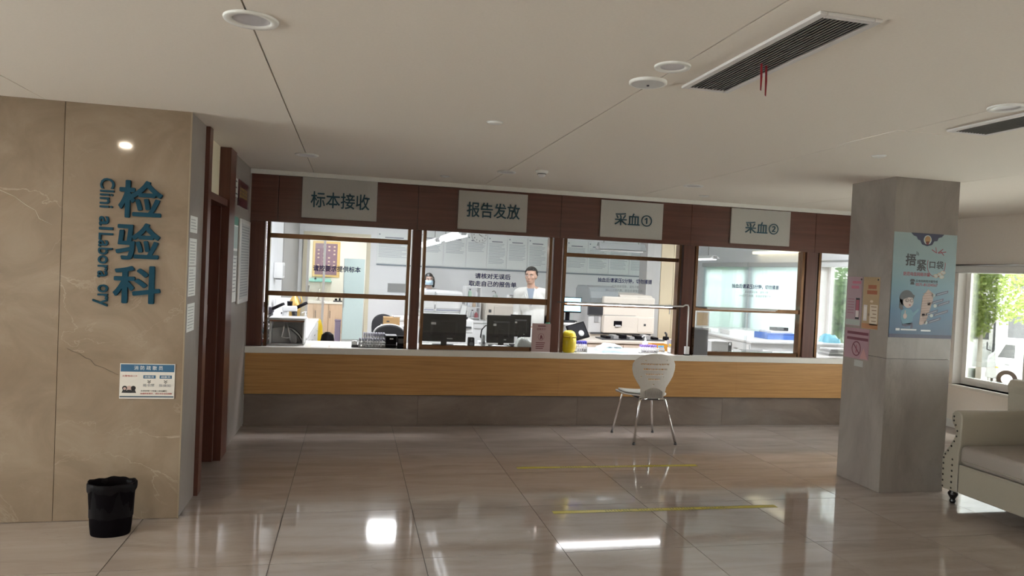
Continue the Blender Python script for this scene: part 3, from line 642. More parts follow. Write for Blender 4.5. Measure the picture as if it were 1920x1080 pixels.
# ---------------- sofa
def make_sofa():
    o = thing('sofa',(4.70,3.45,0),'cream leather sofa with rolled arms and dark nailheads beside the pillar','sofa')
    M_l = mat('cream_leather',(.31,.275,.225),.42,bump=(160,.06)); M_c = mat('taupe_seat_leather',(.29,.25,.225),.4,bump=(140,.06)); M_n = mat('dark_nailhead',(.03,.022,.018),.35,metal=.6)
    X0,X1 = 4.335,5.02; YF,YN = 4.345,2.60
    prof = [(0,.098),(.142,.098),(.146,.22),(.146,.33),(.138,.36),(.112,.395),(.085,.43),(.060,.47),(.044,.51),(.040,.535),(.048,.56),(.066,.585),(.079,.61),(.083,.635),(.077,.665),(.060,.685),(.036,.694),(.012,.688),(-.008,.668),(-.014,.64),(-.012,.45),(0,.40)]
    for sg,yy,nm in ((1,YF,'far'),(-1,YN,'near')):
        mb = MB().prism([(yy+sg*a,b) for a,b in prof],'x',X0,X1+.10); ar = mb.build('arm', M_l, o, bevel=.010)
        for p in ar.data.polygons: p.use_smooth = len(p.vertices) == 4
        path = [(.128,.115),(.130,.20),(.130,.325),(.118,.355),(.095,.385),(.068,.425),(.045,.465),(.028,.505),(.024,.545),(.040,.585),(.058,.615),(.058,.645),(.040,.668)]
        pts = []
        for (a,b),(c,d) in zip(path[:-1],path[1:]):
            L_ = math.hypot(c-a,d-b); k = max(1,round(L_/.038)); pts += [(a+(c-a)*i/k,b+(d-b)*i/k) for i in range(k)]
        pts += [(.052,.12+.042*i) for i in range(6)]
        for a,b in pts[::1]:
            pass
        nl = MB()
        for a,b in pts: nl.ell((X0-.0005,yy+sg*a,b),.004,.0078,.0078,8,5)
        nl.build('nailheads', M_n, ar)['kind'] = 'stuff'
        MB().box(X0-.004,X0,yy-.004*sg-.002,yy-.004*sg+.002,.10,.33).build('piping', M_c, ar)
    MB().box(X0+.004,X1+.1,YN-.002,YF+.002,.098,.31).build('front_rail', M_l, o, bevel=.012)
    yc = (YN+YF)/2; ym = 3.80
    for a,b,k in ((ym+.002,YF-.016,0),(YN+.016,ym-.002,1)):
        cs = MB().box(X0-.012,X1-.05,a,b,.312,.452).build('seat_cushion', M_c, o, bevel=.035); cs.modifiers['bevel'].segments = 4
        for p in cs.data.polygons: p.use_smooth = True
        MB().tube([(X0-.014,a+.03,.345),(X0-.016,(a+b)/2,.343),(X0-.014,b-.03,.345)],.004,6).build('piping', M_l, cs)
    bprof = [(X1-.03,.30),(X1-.045,.60),(X1-.05,.80),(X1-.06,.86),(X1-.035,.90),(X1+.02,.905),(X1+.07,.88),(X1+.085,.84),(X1+.08,.78),(X1+.09,.60),(X1+.11,.098),(X1,.098)]
    vs = [(x,y,z) for y in (YN+.01,YF+.22) for x,z in bprof]; n = len(bprof)
    mb = MB(); mb.add(vs,[tuple(range(n)),tuple(range(2*n-1,n-1,-1))]+[(k,n+k,n+(k+1)%n,(k+1)%n) for k in range(n)]); mb.build('backrest', M_l, o, bevel=.012)
    for x,y in ((4.385,4.425),(5.05,4.425),(4.385,2.52),(5.05,2.52)):
        MB().lathe([(.014,0),(.020,.006),(.022,.018),(.016,.030),(.024,.045),(.034,.062),(.034,.075),(.024,.085),(.030,.099)],(x,y,0),20).build('leg', mat('ebony_turned_wood',(.012,.010,.010),.25), o)
make_sofa()
# ---------------- posters on the pillar
def make_poster():
    X0,X1,Z0,Z1 = 3.972,4.534,1.190,1.988; W_,H_ = X1-X0,Z1-Z0; y = PY0
    o = thing('poster',((X0+X1)/2,y,Z0),'large blue anti-fraud poster on the camera side of the pillar','poster')
    m = bpy.data.materials.new('blue_poster_print'); m.use_nodes = True; nt_ = m.node_tree; g_ = nt_.nodes.new('ShaderNodeNewGeometry'); sp = nt_.nodes.new('ShaderNodeSeparateXYZ'); nt_.links.new(g_.outputs['Position'],sp.inputs[0])
    mr = nt_.nodes.new('ShaderNodeMapRange'); mr.inputs[1].default_value = Z0; mr.inputs[2].default_value = Z1; nt_.links.new(sp.outputs[2],mr.inputs[0])
    cr = nt_.nodes.new('ShaderNodeValToRGB'); e = cr.color_ramp.elements; e[0].position=.0; e[0].color=(.009,.045,.11,1); e[1].position=1; e[1].color=(.25,.32,.33,1); q=e.new(.25); q.color=(.018,.095,.19,1); q=e.new(.5); q.color=(.10,.20,.245,1); q=e.new(.72); q.color=(.20,.285,.30,1)
    nt_.links.new(mr.outputs[0],cr.inputs[0]); nt_.links.new(cr.outputs[0],nt_.nodes['Principled BSDF'].inputs['Base Color']); nt_.nodes['Principled BSDF'].inputs['Roughness'].default_value = .3
    flat(rect(X0,X1,Z0,Z1),'-y',(0,y,0),.004).build('panel', m, o)
    L1,L2,L3 = (0,y-.004,0),(0,y-.0046,0),(0,y-.0052,0)
    def U(u,v): return (X0+u*W_, Z0+v*H_)
    def pl(pts,mt,nm,l=L1): return flat([U(*p) for p in pts],'-y',l).build(nm,mt,o)
    navy = mat('poster_navy',(.012,.013,.05),.4); pale = mat('poster_pale',(.38,.42,.41),.4); skin = mat('poster_skin',(.40,.32,.29),.4); gold = mat('poster_gold',(.30,.16,.06),.4); red = mat('poster_red',(.21,.02,.035),.4)
    pl([(0,0),(1,0),(1,.034),(0,.034)],navy,'footer_band')
    pl([(.26,1),(.785,1),(.75,.975),(.70,.965),(.68,.935),(.63,.93),(.60,.895),(.52,.88),(.44,.895),(.41,.93),(.37,.94),(.35,.965),(.30,.975)],navy,'scalloped_heading')
    pl(disc(.525,.940,.062,20,.045),pale,'crest_shield',L2); pl(disc(.525,.945,.045,18,.032),gold,'crest',L3); pl([(.49,.925),(.56,.925),(.54,.895),(.51,.895)],mat('poster_dark_red',(.16,.02,.02),.4),'crest_ribbon',L3)
    def tx(b,u0,v0,u1,v1,mt,bold=.02,l=L2,rot=0): text(b,mt,o,(X0+u0*W_,l[1],Z0+v0*H_),(u1-u0)*W_,(v1-v0)*H_,'-y',bold=bold,rot=rot)
    tx('捂',.195,.685,.360,.800,M_ink,.03); tx('紧',.375,.640,.525,.750,M_ink,.03); tx('口',.575,.672,.670,.735,M_ink,.03); tx('袋',.688,.668,.800,.745,M_ink,.02)
    for k,(r0,r1) in enumerate(((.012,.018),(.026,.032),(.040,.046))):      # sound arcs
        a = [R(-10+i*10) for i in range(11)]; pl([(.355+r1*math.cos(t),.79+r1*.72*math.sin(t)) for t in a]+[(.355+r0*math.cos(t),.79+r0*.72*math.sin(t)) for t in a[::-1]],M_ink,'sound_arc',L2)
    # outline of the money bag round the last two characters
    ring = []; rin = []
    for i in range(-22,203,9):
        t = R(i+90+90); ring.append((.685+.148*math.cos(t),.705+.118*math.sin(t))); rin.append((.685+.140*math.cos(t),.705+.112*math.sin(t)))
    for i in range(len(ring)-1): pl([ring[i],ring[i+1],rin[i+1],rin[i]],red,'bag_outline',L2)
    for a,b in (((.60,.85),(.68,.82)),((.68,.82),(.66,.875)),((.70,.82),(.78,.86)),((.71,.82),(.83,.835)),((.74,.84),(.80,.80))):
        dx,dz = b[0]-a[0],b[1]-a[1]; l_ = math.hypot(dx,dz); nx_,nz_ = -dz/l_*.004,dx/l_*.004; pl([(a[0]+nx_,a[1]+nz_),(b[0]+nx_,b[1]+nz_),(b[0]-nx_,b[1]-nz_),(a[0]-nx_,a[1]-nz_)],red,'bag_tie',L2)
    for u,v in ((.69,.60),(.75,.615),(.80,.635),(.78,.595)): pl(disc(u,v,.040,16,.018),mat('poster_coin',(.48,.38,.28),.4),'coin',L2); pl(disc(u,v,.028,14,.011),pale,'coin_face',L3)
    tx('防范电信网络诈骗',.175,.590,.590,.628,red,.02); tx('反电信网络诈骗专线',.375,.533,.725,.558,M_ink,.015); tx('0571-81234567',.375,.497,.725,.525,red,.02)
    pl([(.285,.545),(.300,.560),(.345,.560),(.360,.545),(.355,.535),(.335,.540),(.310,.540),(.290,.535)],M_ink,'telephone_handset',L2); pl([(.305,.536),(.340,.536),(.355,.508),(.290,.508)],M_ink,'telephone_body',L2)
    pl([(.58,.470),(.66,.430),(.665,.37),(.60,.22),(.56,.14),(.50,.125),(.465,.13),(.485,.30),(.50,.40)],mat('poster_tower',(.36,.25,.20),.4),'tower')
    for i in range(12): 
        v = .16+i*.024; pl([(.475+.002*i,v),(.61+.005*min(i,9),v+.01),(.61+.005*min(i,9),v+.014),(.475+.002*i,v+.004)],mat('poster_tower_line',(.20,.12,.10),.4),'tower_floor',L2)
    for u0,v0,u1,v1 in ((.705,.405,.900,.440),(.640,.325,.830,.362),(.740,.305,.930,.345),(.560,.215,.750,.255),(.690,.210,.915,.255),(.605,.140,.800,.180)):
        pl([(u0,v0),(u1,v1),(u1+.005,v1+.026),(u0+.005,v0+.026)],navy,'banner'); pl([(u0+.02,v0+.011),(u1-.015,v1+.006),(u1-.015,v1+.014),(u0+.02,v0+.018)],mat('poster_banner_text',(.20,.26,.33),.4),'banner_text',L2)
        pl(disc(u0-.035,v0+.008,.026,12,.017),pale,'hand')
    hair = mat('poster_hair',(.012,.010,.014),.4)
    pl(disc(.245,.375,.112,22,.078),hair,'hair'); pl([(.14,.37),(.18,.36),(.20,.27),(.165,.262),(.135,.285)],hair,'hair_lock')
    pl(disc(.275,.345,.082,20,.062),skin,'face',L2); pl([(.185,.40),(.30,.425),(.37,.405),(.36,.38),(.28,.385),(.20,.365)],hair,'fringe',L3)
    for u in (.255,.325): pl(disc(u,.355,.026,14,.017),M_ink,'spectacle_rim',L3)
    for u in (.255,.325): flat([U(*p) for p in disc(u,.355,.020,12,.013)],'-y',(0,y-.0058,0)).build('spectacle_lens', skin, o)
    pl(disc(.30,.312,.016,10,.006),red,'mouth',L3)
    coat = mat('poster_coat',(.05,.17,.24),.4); pl([(.175,.255),(.24,.275),(.32,.270),(.37,.235),(.36,.16),(.33,.13),(.20,.13),(.165,.19)],coat,'coat'); pl([(.36,.24),(.44,.285),(.45,.265),(.37,.205)],coat,'sleeve')
    pl(disc(.235,.205,.030,12,.026),skin,'pointing_hand',L2); pl([(.225,.215),(.24,.215),(.24,.26),(.228,.26)],skin,'finger',L2)
    pl([(.20,.13),(.36,.145),(.37,.095),(.33,.085),(.335,.115),(.25,.105),(.20,.115)],navy,'skirt')
    for k,(u0,u1) in enumerate(((.10,.165),(.18,.43),(.50,.655))): lines('-y',(0,y-.004,0),U(u0,0)[0],U(u1,0)[0],U(0,.088-.004*k)[1],1,.02,.018 if k==0 else .012,jag=0).build('footer_print', mat('poster_white',(.55,.58,.60),.4), o)
make_poster()
def small_poster(y0,y1,z0,z1,c,nm,lb):      # left face of the pillar, facing -x; coordinates given as world y
    o = thing('poster',(PX0,(y0+y1)/2,z0),lb,'poster','sheets on the side of the pillar')
    flat(rect(-y1,-y0,z0,z1),'-x',(PX0,0,0),.0015).build('sheet', mat(nm,c,.35), o); return o
LX, LX2 = (PX0-.0015,0,0),(PX0-.0021,0,0)
def sp(o,pts,m,nm,l=LX): return flat([(-a,b) for a,b in pts],'-x',l).build(nm,m,o)
M_pk = mat('pale_print',(.55,.48,.49),.4)
o = small_poster(4.985,5.160,1.245,1.640,(.32,.22,.25),'pink_poster_print','pink poster with a mobile phone picture on the pillar side')
flat(rect(-5.10,-5.00,1.585,1.605),'-x',LX).build('heading', mat('pink_heading',(.42,.12,.18),.4), o); flat(rect(-5.11,-5.02,1.545,1.567),'-x',LX).build('subheading', mat('pink_heading',(.42,.12,.18),.4), o)
sp(o,rect(5.005,5.050,1.30,1.47),M_ink,'phone_body'); sp(o,rect(5.009,5.046,1.37,1.455),mat('phone_screen_print',(.30,.07,.10),.4),'phone_screen',LX2); sp(o,rect(5.009,5.046,1.315,1.37),M_pk,'phone_text',LX2)
for k in range(6): sp(o,rect(5.07,5.145,1.455-k*.022,1.462-k*.022),mat('pink_text',(.28,.12,.16),.4),'text_line')
sp(o,rect(4.99,5.158,1.25,1.295),mat('grey_green_print',(.33,.36,.34),.4),'picture_strip'); sp(o,disc(4.998,1.62,.008,10),M_ink,'emblem')
o = small_poster(4.790,4.970,1.232,1.640,(.34,.235,.13),'orange_poster_print','orange poster beside the pink phone poster on the pillar side')
for k,(a,b) in enumerate(((4.825,4.915),(4.815,4.925))): sp(o,rect(a,b,1.548-k*.042,1.578-k*.042),mat('rust_print',(.30,.09,.04),.4),'heading')
sp(o,rect(4.80,4.885,1.265,1.425),mat('cream_print',(.55,.46,.36),.4),'text_box')
for k in range(5): sp(o,rect(4.812,4.872-.01*(k%3),1.405-k*.028,1.412-k*.028),mat('brown_ink',(.22,.14,.09),.4),'text_line',LX2)
sp(o,rect(4.915,4.955,1.295,1.42),mat('pale_phone_print',(.50,.45,.46),.4),'phone_body'); sp(o,rect(4.919,4.951,1.31,1.405),mat('phone_screen_light',(.60,.55,.52),.4),'phone_screen',LX2)
sp(o,disc(4.895,1.345,.012,12),mat('brown_ink',(.22,.14,.09),.4),'badge'); sp(o,rect(4.793,4.967,1.236,1.275),mat('rust_strip',(.36,.16,.07),.4),'footer_strip'); sp(o,disc(4.81,1.62,.008,10),M_ink,'emblem'); sp(o,disc(4.87,1.45,.018,14,.01),mat('pale_badge',(.55,.42,.30),.4),'sticker')
o = small_poster(4.875,5.155,.985,1.228,(.30,.175,.21),'rose_poster_print','rose prohibition poster with crossed circle low on the pillar side')
for k in range(2): sp(o,rect(4.885,5.13,1.178-k*.045,1.200-k*.045),mat('maroon_print',(.12,.015,.035),.4),'heading')
dk = mat('maroon_print',(.12,.015,.035),.4); cy_,cz_ = 5.015,1.065
for i in range(24):
    a,b = 2*math.pi*i/24,2*math.pi*(i+1)/24; r0,r1 = .044,.052
    sp(o,[(cy_+r0*math.cos(a),cz_+r0*1.15*math.sin(a)),(cy_+r1*math.cos(a),cz_+r1*1.15*math.sin(a)),(cy_+r1*math.cos(b),cz_+r1*1.15*math.sin(b)),(cy_+r0*math.cos(b),cz_+r0*1.15*math.sin(b))],dk,'circle')
sp(o,[(cy_+.038,cz_+.034),(cy_+.032,cz_+.040),(cy_-.038,cz_-.034),(cy_-.032,cz_-.040)],dk,'crossing_bar',LX2); sp(o,[(cy_+.006,cz_-.034),(cy_-.006,cz_-.034),(cy_-.004,cz_+.03),(cy_+.004,cz_+.03)],mat('rose_figure',(.25,.06,.09),.4),'figure')
sp(o,[(4.885,.992),(4.97,.992),(4.93,1.075)],mat('rose_triangle',(.42,.22,.22),.4),'warning_triangle')
o = flat(rect(-5.03,-4.93,.925,.975),'-x',(PX0,0,0),.0015).build('paper_label', mat('grey_label',(.34,.34,.33),.4)); tag(o,'small grey label below the rose poster on the pillar side','label')
# ================================================================== on the worktop
def tube_rack(x0,x1,y0,y1,z0,h,cap,lb,name='tube_rack',n=7,rows=2,rackm=None,tubem=None,group='test tube racks on the worktop'):
    o = thing(name,((x0+x1)/2,(y0+y1)/2,z0),lb,'tube rack',group); rm_ = rackm or M_wplast
    for zz in (0,.35): MB().box(x0,x1,y0,y1,z0+zz*h,z0+zz*h+.006).build('shelf', rm_, o)
    for x in (x0,x1-.005): MB().box(x,x+.005,y0,y1,z0,z0+.62*h).build('end_plate', rm_, o)
    MB().box(x0,x1,y0,y0+.003,z0+.50*h,z0+.62*h).build('front_bar', rm_, o)
    r = min((x1-x0)/n*.40,.0085); tm = tubem or mat('clear_tube_plastic',(.72,.70,.76),.2); me = me2 = None
    for j in range(rows):
        for i in range(n):
            x = x0+(x1-x0)*(i+.5)/n; y = y0+(y1-y0)*(j+.5)/rows
            if me is None:
                me = MB().lathe([(r*.5,.004),(r,.012),(r,h*.80)],(0,0,0),10).mesh('tube'); me.materials.append(tm)
                me2 = MB().lathe([(r*1.15,h*.76),(r*1.2,h),(r*.9,h+.003)],(0,0,0),10).mesh('cap'); me2.materials.append(cap)
            t_ = bpy.data.objects.new('tube',me); COL.objects.link(t_); t_.parent = o; t_.location = (x-(x0+x1)/2,y-(y0+y1)/2,.004)
            c_ = bpy.data.objects.new('cap',me2); COL.objects.link(c_); c_.parent = t_
    return o
tube_rack(3.035,3.225,7.16,7.24,ZS,.082,mat('lavender_cap',(.34,.22,.62),.4),'tube rack with lavender caps beside the pump bottle')
tube_rack(3.40,3.60,7.22,7.30,ZS,.090,mat('amber_cap',(.62,.40,.06),.4),'tube rack with amber caps at the foot of the lamp pole',n=7,tubem=mat('amber_tube',(.45,.36,.28),.3))
tube_rack(3.30,3.37,7.30,7.35,ZS,.062,mat('sky_blue_cap',(.08,.42,.78),.4),'tiny tube rack with sky blue caps',n=3,rows=1)
tube_rack(2.30,2.42,7.12,7.20,ZS,.108,mat('royal_blue_cap',(.06,.06,.45),.4),'tube rack with royal blue caps behind the yellow sharps bin',n=5)
tube_rack(.085,.345,7.10,7.20,ZS,.085,mat('slate_cap',(.30,.30,.36),.4),'front grey tube rack beside the black dispenser boxes',n=9,rackm=M_grey,tubem=M_lgrey)
tube_rack(.130,.345,7.26,7.36,ZS,.125,mat('pale_slate_cap',(.45,.45,.52),.4),'taller grey tube rack behind the other grey rack',n=9,rackm=M_grey,tubem=M_lgrey)
# small white clip box at the left of the racks
o = thing('tape_dispenser',(.055,7.16,ZS),'small white tape dispenser left of the grey tube racks','dispenser')
MB().box(.02,.085,7.13,7.19,ZS,ZS+.022).build('base', M_dgrey, o, bevel=.004); MB().box(.02,.075,7.14,7.18,ZS+.022,ZS+.062).build('holder', M_wplast, o, bevel=.008); MB().cyl((.05,7.135,ZS+.045),(.05,7.185,ZS+.045),.02,n=16).build('roll', M_paper, o)
# black boxes
o = thing('dispenser_box',(.40,7.22,ZS),'black box with a small white label next to the grey tube racks','box')
MB().box(.348,.452,7.14,7.30,ZS,ZS+.115).build('body', M_black, o, bevel=.005); MB().box(.385,.420,7.138,7.141,ZS+.085,ZS+.097).build('label_plate', M_paper, o); MB().box(.346,.454,7.13,7.31,ZS+.115,ZS+.122).build('lid', M_dgrey, o); MB().box(.352,.448,7.137,7.14,ZS+.03,ZS+.035).build('groove', M_dgrey, o)
o = thing('card_reader',(.492,7.17,ZS),'tall black card reader beside the bronze window frame','card reader')
MB().box(.458,.528,7.10,7.24,ZS,ZS+.020).build('base', M_black, o, bevel=.005); MB().tbox((.493,7.17,ZS+.02),.066,.075,.10,.95,.7).build('head', M_black, o, bevel=.006); MB().box(.468,.518,7.13,7.133,ZS+.045,ZS+.095).build('screen', M_dgrey, o)
# papers under glass on the worktop
for k,(x0,x1) in enumerate(((-.36,-.20),(-.18,-.02))):
    p = MB().box(x0,x1,7.08,7.28,ZS,ZS+.0015).build('form_sheet', M_paper); tag(p,('printed form lying on the worktop nearer the grey document box','printed form lying on the worktop nearer the tube racks')[k],'paper','forms on the worktop')
    m_ = MB()
    for i in range(7): m_.box(x0+.015,x1-.02-.02*(i%3),7.10+i*.023,7.107+i*.023,ZS+.0015,ZS+.0018)
    m_.build('text_lines', M_inkg, p)
# grey document box with curved fins, at the left end of the worktop
o = thing('document_box',(-.60,7.33,ZS),'white framed grey specimen box at the left end of the worktop','box')
for a,b,c,d in ((-.755,-.735,ZS,1.005),(-.445,-.43,ZS,.99)): MB().box(a,b,7.20,7.46,c,d).build('side_panel', M_lgrey, o, bevel=.003)
MB().box(-.76,-.425,7.19,7.47,.99,1.012).build('top_panel', M_lgrey, o, bevel=.004); MB().box(-.75,-.43,7.195,7.20,.975,.990).build('wood_edge', wood('brown_edge',(.16,.07,.04),(.24,.11,.06)), o)
MB().box(-.755,-.43,7.20,7.46,ZS,.765).build('bottom_panel', M_lgrey, o); MB().box(-.735,-.445,7.40,7.41,.765,.965).build('back_panel', M_lgrey, o)
MB().prism([(-.73,.768),(-.50,.768),(-.50,.84),(-.56,.90),(-.66,.915),(-.73,.905)],'y',7.25,7.26).build('grey_panel', M_grey, o)
for k in range(3): MB().tube([(-.58+.01*k,7.24,.925-.012*k),(-.53,7.24,.905-.015*k),(-.48,7.24,.865-.018*k),(-.452,7.24,.82-.02*k)],.004,6).build('fin', M_dgrey if k != 1 else M_wplast, o)
MB().tube([(-.62,7.235,.96),(-.625,7.235,.90),(-.64,7.235,.825),(-.60,7.235,.815),(-.57,7.235,.818)],.006,6).build('wire_handle', M_steel, o); MB().tube([(-.595,7.23,.965),(-.57,7.23,.86),(-.555,7.23,.77)],.006,6).build('strut', M_steel, o)
o = thing('paper_tray',(-.83,7.36,ZS),'dark wire paper tray stuffed with forms left of the grey specimen box','tray')
for k in range(4): MB().box(-.895,-.765,7.24,7.48,ZS+.012+.05*k,ZS+.016+.05*k).build('shelf', M_dgrey, o)
for x in (-.895,-.770): 
    for y in (7.24,7.475): MB().box(x,x+.005,y,y+.005,ZS,ZS+.21).build('post', M_steel, o)
for k,c in enumerate(((.5,.08,.16),(.75,.75,.73),(.10,.28,.30))): MB().box(-.885,-.775,7.25,7.46,ZS+.0162+.05*k,ZS+.026+.05*k).build('paper_stack', mat('tray_paper_%d'%k,c,.6), o)
# placards
def placard(x0,x1,z1,m,name,lb):
    o = thing(name,((x0+x1)/2,7.06,ZS),lb,'placard','placards on the worktop'); MB().box(x0,x1,7.052,7.058,ZS,z1).build('panel', m, o); MB().box(x0,x1,7.045,7.075,ZS,ZS+.005).build('foot', M_wplast, o); return o
o = placard(1.80,1.995,1.042,mat('dusty_pink_card',(.44,.31,.31),.4),'placard','dusty pink placard with a crossing figure beside the right monitor')
dk = mat('placard_maroon',(.16,.035,.05),.5)
flat(rect(1.86,1.94,1.012,1.022),'-y',(0,7.052,0)).build('heading', dk, o); text('温馨提示',dk,o,(1.848,7.0518,.975),.095,.022,'-y',bold=.01)
for i in range(18):
    a,b = 2*math.pi*i/18,2*math.pi*(i+1)/18; flat([(1.897+r*math.cos(t),.905+r*1.1*math.sin(t)) for r,t in ((.030,a),(.033,a),(.033,b),(.030,b))],'-y',(0,7.052,0)).build('circle', dk, o)
flat([(1.885,.880),(1.893,.880),(1.900,.900),(1.905,.880),(1.913,.885),(1.908,.915),(1.895,.928),(1.888,.915)],'-y',(0,7.0515,0)).build('figure', dk, o)
lines('-y',(0,7.052,0),1.845,1.955,.850,4,.019,.008,seed=5).build('text_lines', dk, o)
o = placard(3.587,3.748,1.050,glass('clear_acrylic',(.75,.75,.77),.06,.05,haze=.35,hazecol=(.6,.6,.62)),'placard','clear acrylic placard with a wrinkled sheet near the lamp pole')
mb = MB(); n_ = 14; vs = [(3.593+.148*i/n_,7.0595+.004*math.sin(i*1.9+j*2.3)+.002*math.sin(j*1.1),ZS+.02+.26*j/n_) for j in range(n_+1) for i in range(n_+1)]
mb.add(vs,[(j*(n_+1)+i,j*(n_+1)+i+1,(j+1)*(n_+1)+i+1,(j+1)*(n_+1)+i) for j in range(n_) for i in range(n_)],True); mb.build('wrinkled_sheet', mat('grey_film',(.60,.61,.65),.25), o)
# yellow sharps bin
o = thing('sharps_bin',(2.212,7.115,ZS),'yellow sharps bin with domed lid on the worktop','sharps bin'); B = (2.212,7.115,ZS); M_y = mat('yellow_plastic',(.66,.50,.015),.35,bump=(14,.25))
MB().lathe([(.058,0),(.062,.006),(.074,.05),(.078,.11),(.074,.155)],B,28).build('body', M_y, o); MB().lathe([(.077,.155),(.078,.163),(.074,.168)],B,28).build('rim', mat('dark_yellow_plastic',(.50,.33,.01),.4), o)
MB().lathe([(.072,.168),(.066,.195),(.050,.215),(.030,.224),(.001,.226)],B,28,closed=False).build('lid', M_y, o); MB().box(2.20,2.224,7.035,7.045,ZS+.14,ZS+.175).build('latch', M_y, o, bevel=.003)
# gauze pack
o = thing('gauze_pack',(2.745,7.29,ZS),'crumpled pale blue pack of gauze pads on the worktop','gauze pack')
def crump(x0,x1,y0,y1,z0,h,seed,m,nm):
    rg = random.Random(seed); n = 12; vs = []
    for j in range(n+1):
        for i in range(n+1):
            u,v = i/n,j/n; e = min(1,min(u,1-u,v,1-v)*4.5); vs.append((x0+(x1-x0)*u+rg.uniform(-.006,.006),y0+(y1-y0)*v+rg.uniform(-.006,.006),z0+.001+h*e**.6*(.75+.35*rg.random())*(1-.35*u)))
    k = len(vs); vs += [(x,y,z0) for x,y,_ in vs]
    q = [(j*(n+1)+i,j*(n+1)+i+1,(j+1)*(n+1)+i+1,(j+1)*(n+1)+i) for j in range(n) for i in range(n)]
    rim = [i for i in range(n+1)]+[j*(n+1)+n for j in range(1,n+1)]+[n*(n+1)+i for i in range(n-1,-1,-1)]+[j*(n+1) for j in range(n-1,0,-1)]
    mb = MB(); mb.add(vs,q+[tuple(i+k for i in f)[::-1] for f in q]+[(rim[i],rim[(i+1)%len(rim)],rim[(i+1)%len(rim)]+k,rim[i]+k) for i in range(len(rim))],True); return mb.build(nm,m,o)
crump(2.585,2.905,7.14,7.42,ZS,.075,3,mat('pale_blue_gauze',(.42,.55,.62),.7),'wrapping'); crump(2.64,2.82,7.18,7.36,ZS+.055,.035,8,mat('white_gauze',(.62,.66,.68),.8),'pads')
def pump(x,y,z,s,lb,name='pump_bottle'):
    o = thing(name,(x,y,z),lb,'pump bottle','white pump bottles')
    MB().lathe([(.026*s,0),(.028*s,.004*s),(.028*s,.075*s),(.020*s,.092*s),(.010*s,.098*s),(.010*s,.108*s)],(x,y,z),18).build('bottle', M_wplast, o)
    MB().lathe([(.011*s,.106*s),(.011*s,.118*s),(.004*s,.12*s),(.004*s,.140*s)],(x,y,z),14).build('collar', M_wplast, o)
    MB().tube([(x+.008*s,y,z+.145*s),(x-.01*s,y,z+.147*s),(x-.034*s,y-.01*s,z+.140*s),(x-.038*s,y-.012*s,z+.130*s)],.005*s,8).build('spout', M_wplast, o)
    return o
pump(3.18,7.40,ZS,1.15,'white pump bottle behind the lavender tube rack')
o = thing('clear_bin',(3.545,7.46,ZS),'small clear plastic box behind the amber tube rack','box'); cg = glass('clear_plastic',(.88,.90,.95),.08,.05,haze=.3,hazecol=(.75,.75,.85))
MB().box(3.49,3.61,7.41,7.51,ZS,ZS+.005).build('bottom', cg, o)
for a,b,c,d in ((3.49,3.494,7.41,7.51),(3.606,3.61,7.41,7.51),(3.494,3.606,7.41,7.414),(3.494,3.606,7.506,7.51)): MB().box(a,b,c,d,ZS+.005,ZS+.12).build('side', cg, o)
o = thing('glove_tray',(3.37,7.46,ZS),'low orange tray between the pump bottle and the clear box','tray')
MB().box(3.27,3.46,7.42,7.52,ZS,ZS+.012).build('bottom', mat('orange_plastic',(.70,.34,.04),.4), o)
for a,b,c,d in ((3.27,3.275,7.42,7.52),(3.455,3.46,7.42,7.52),(3.275,3.455,7.42,7.425),(3.275,3.455,7.515,7.52)): MB().box(a,b,c,d,ZS+.012,ZS+.075).build('side', mat('orange_plastic',(.70,.34,.04),.4), o)
# bar lamps
def barlamp(x0,x1,lit,lb,pole=None):
    o = thing('bar_lamp',((x0+x1)/2,7.06,1.25),lb,'lamp','bar lamps below the window rails')
    MB().box(x0,x1,7.045,7.078,1.258,1.276).build('housing', M_lgrey, o, bevel=.003)
    MB().box(x0+.01,x1-.02,7.047,7.076,1.250,1.258).build('diffuser', emission('lit_bar_diffuser',(.93,.95,1),9) if lit else M_wplast, o)
    MB().box(x0-.10,x0,7.05,7.07,1.262,1.272).build('end_arm', M_dgrey, o)
    if lit:
        l = bpy.data.lights.new('bar_light','AREA'); l.shape='RECTANGLE'; l.size=x1-x0-.05; l.size_y=.03; l.energy = 3.2*LAMP_LAB; l.color=(.95,.97,1); lo = bpy.data.objects.new('bar_light',l); COL.objects.link(lo); lo.parent = o; lo.location = (0,0,-.004)
    if pole:
        MB().tube([(x1,7.062,1.268),(pole-.06,7.062,1.270),(pole-.035,7.058,1.285),(pole-.008,7.055,1.284),(pole,7.055,1.262),(pole+.004,7.055,ZS+.05)],.008,10).build('pole', M_wplast, o)
        MB().box(pole-.02,pole+.026,7.038,7.075,ZS+.012,ZS+.095).build('clamp', M_wplast, o, bevel=.004); MB().box(pole-.024,pole+.030,7.034,7.078,ZS,ZS+.012).build('base', M_black, o)
    return o
barlamp(2.155,3.335,True,'lit white bar lamp on a bent pole across the third window',3.505)
barlamp(3.715,4.555,False,'unlit bar lamp under the rail of the fourth window')
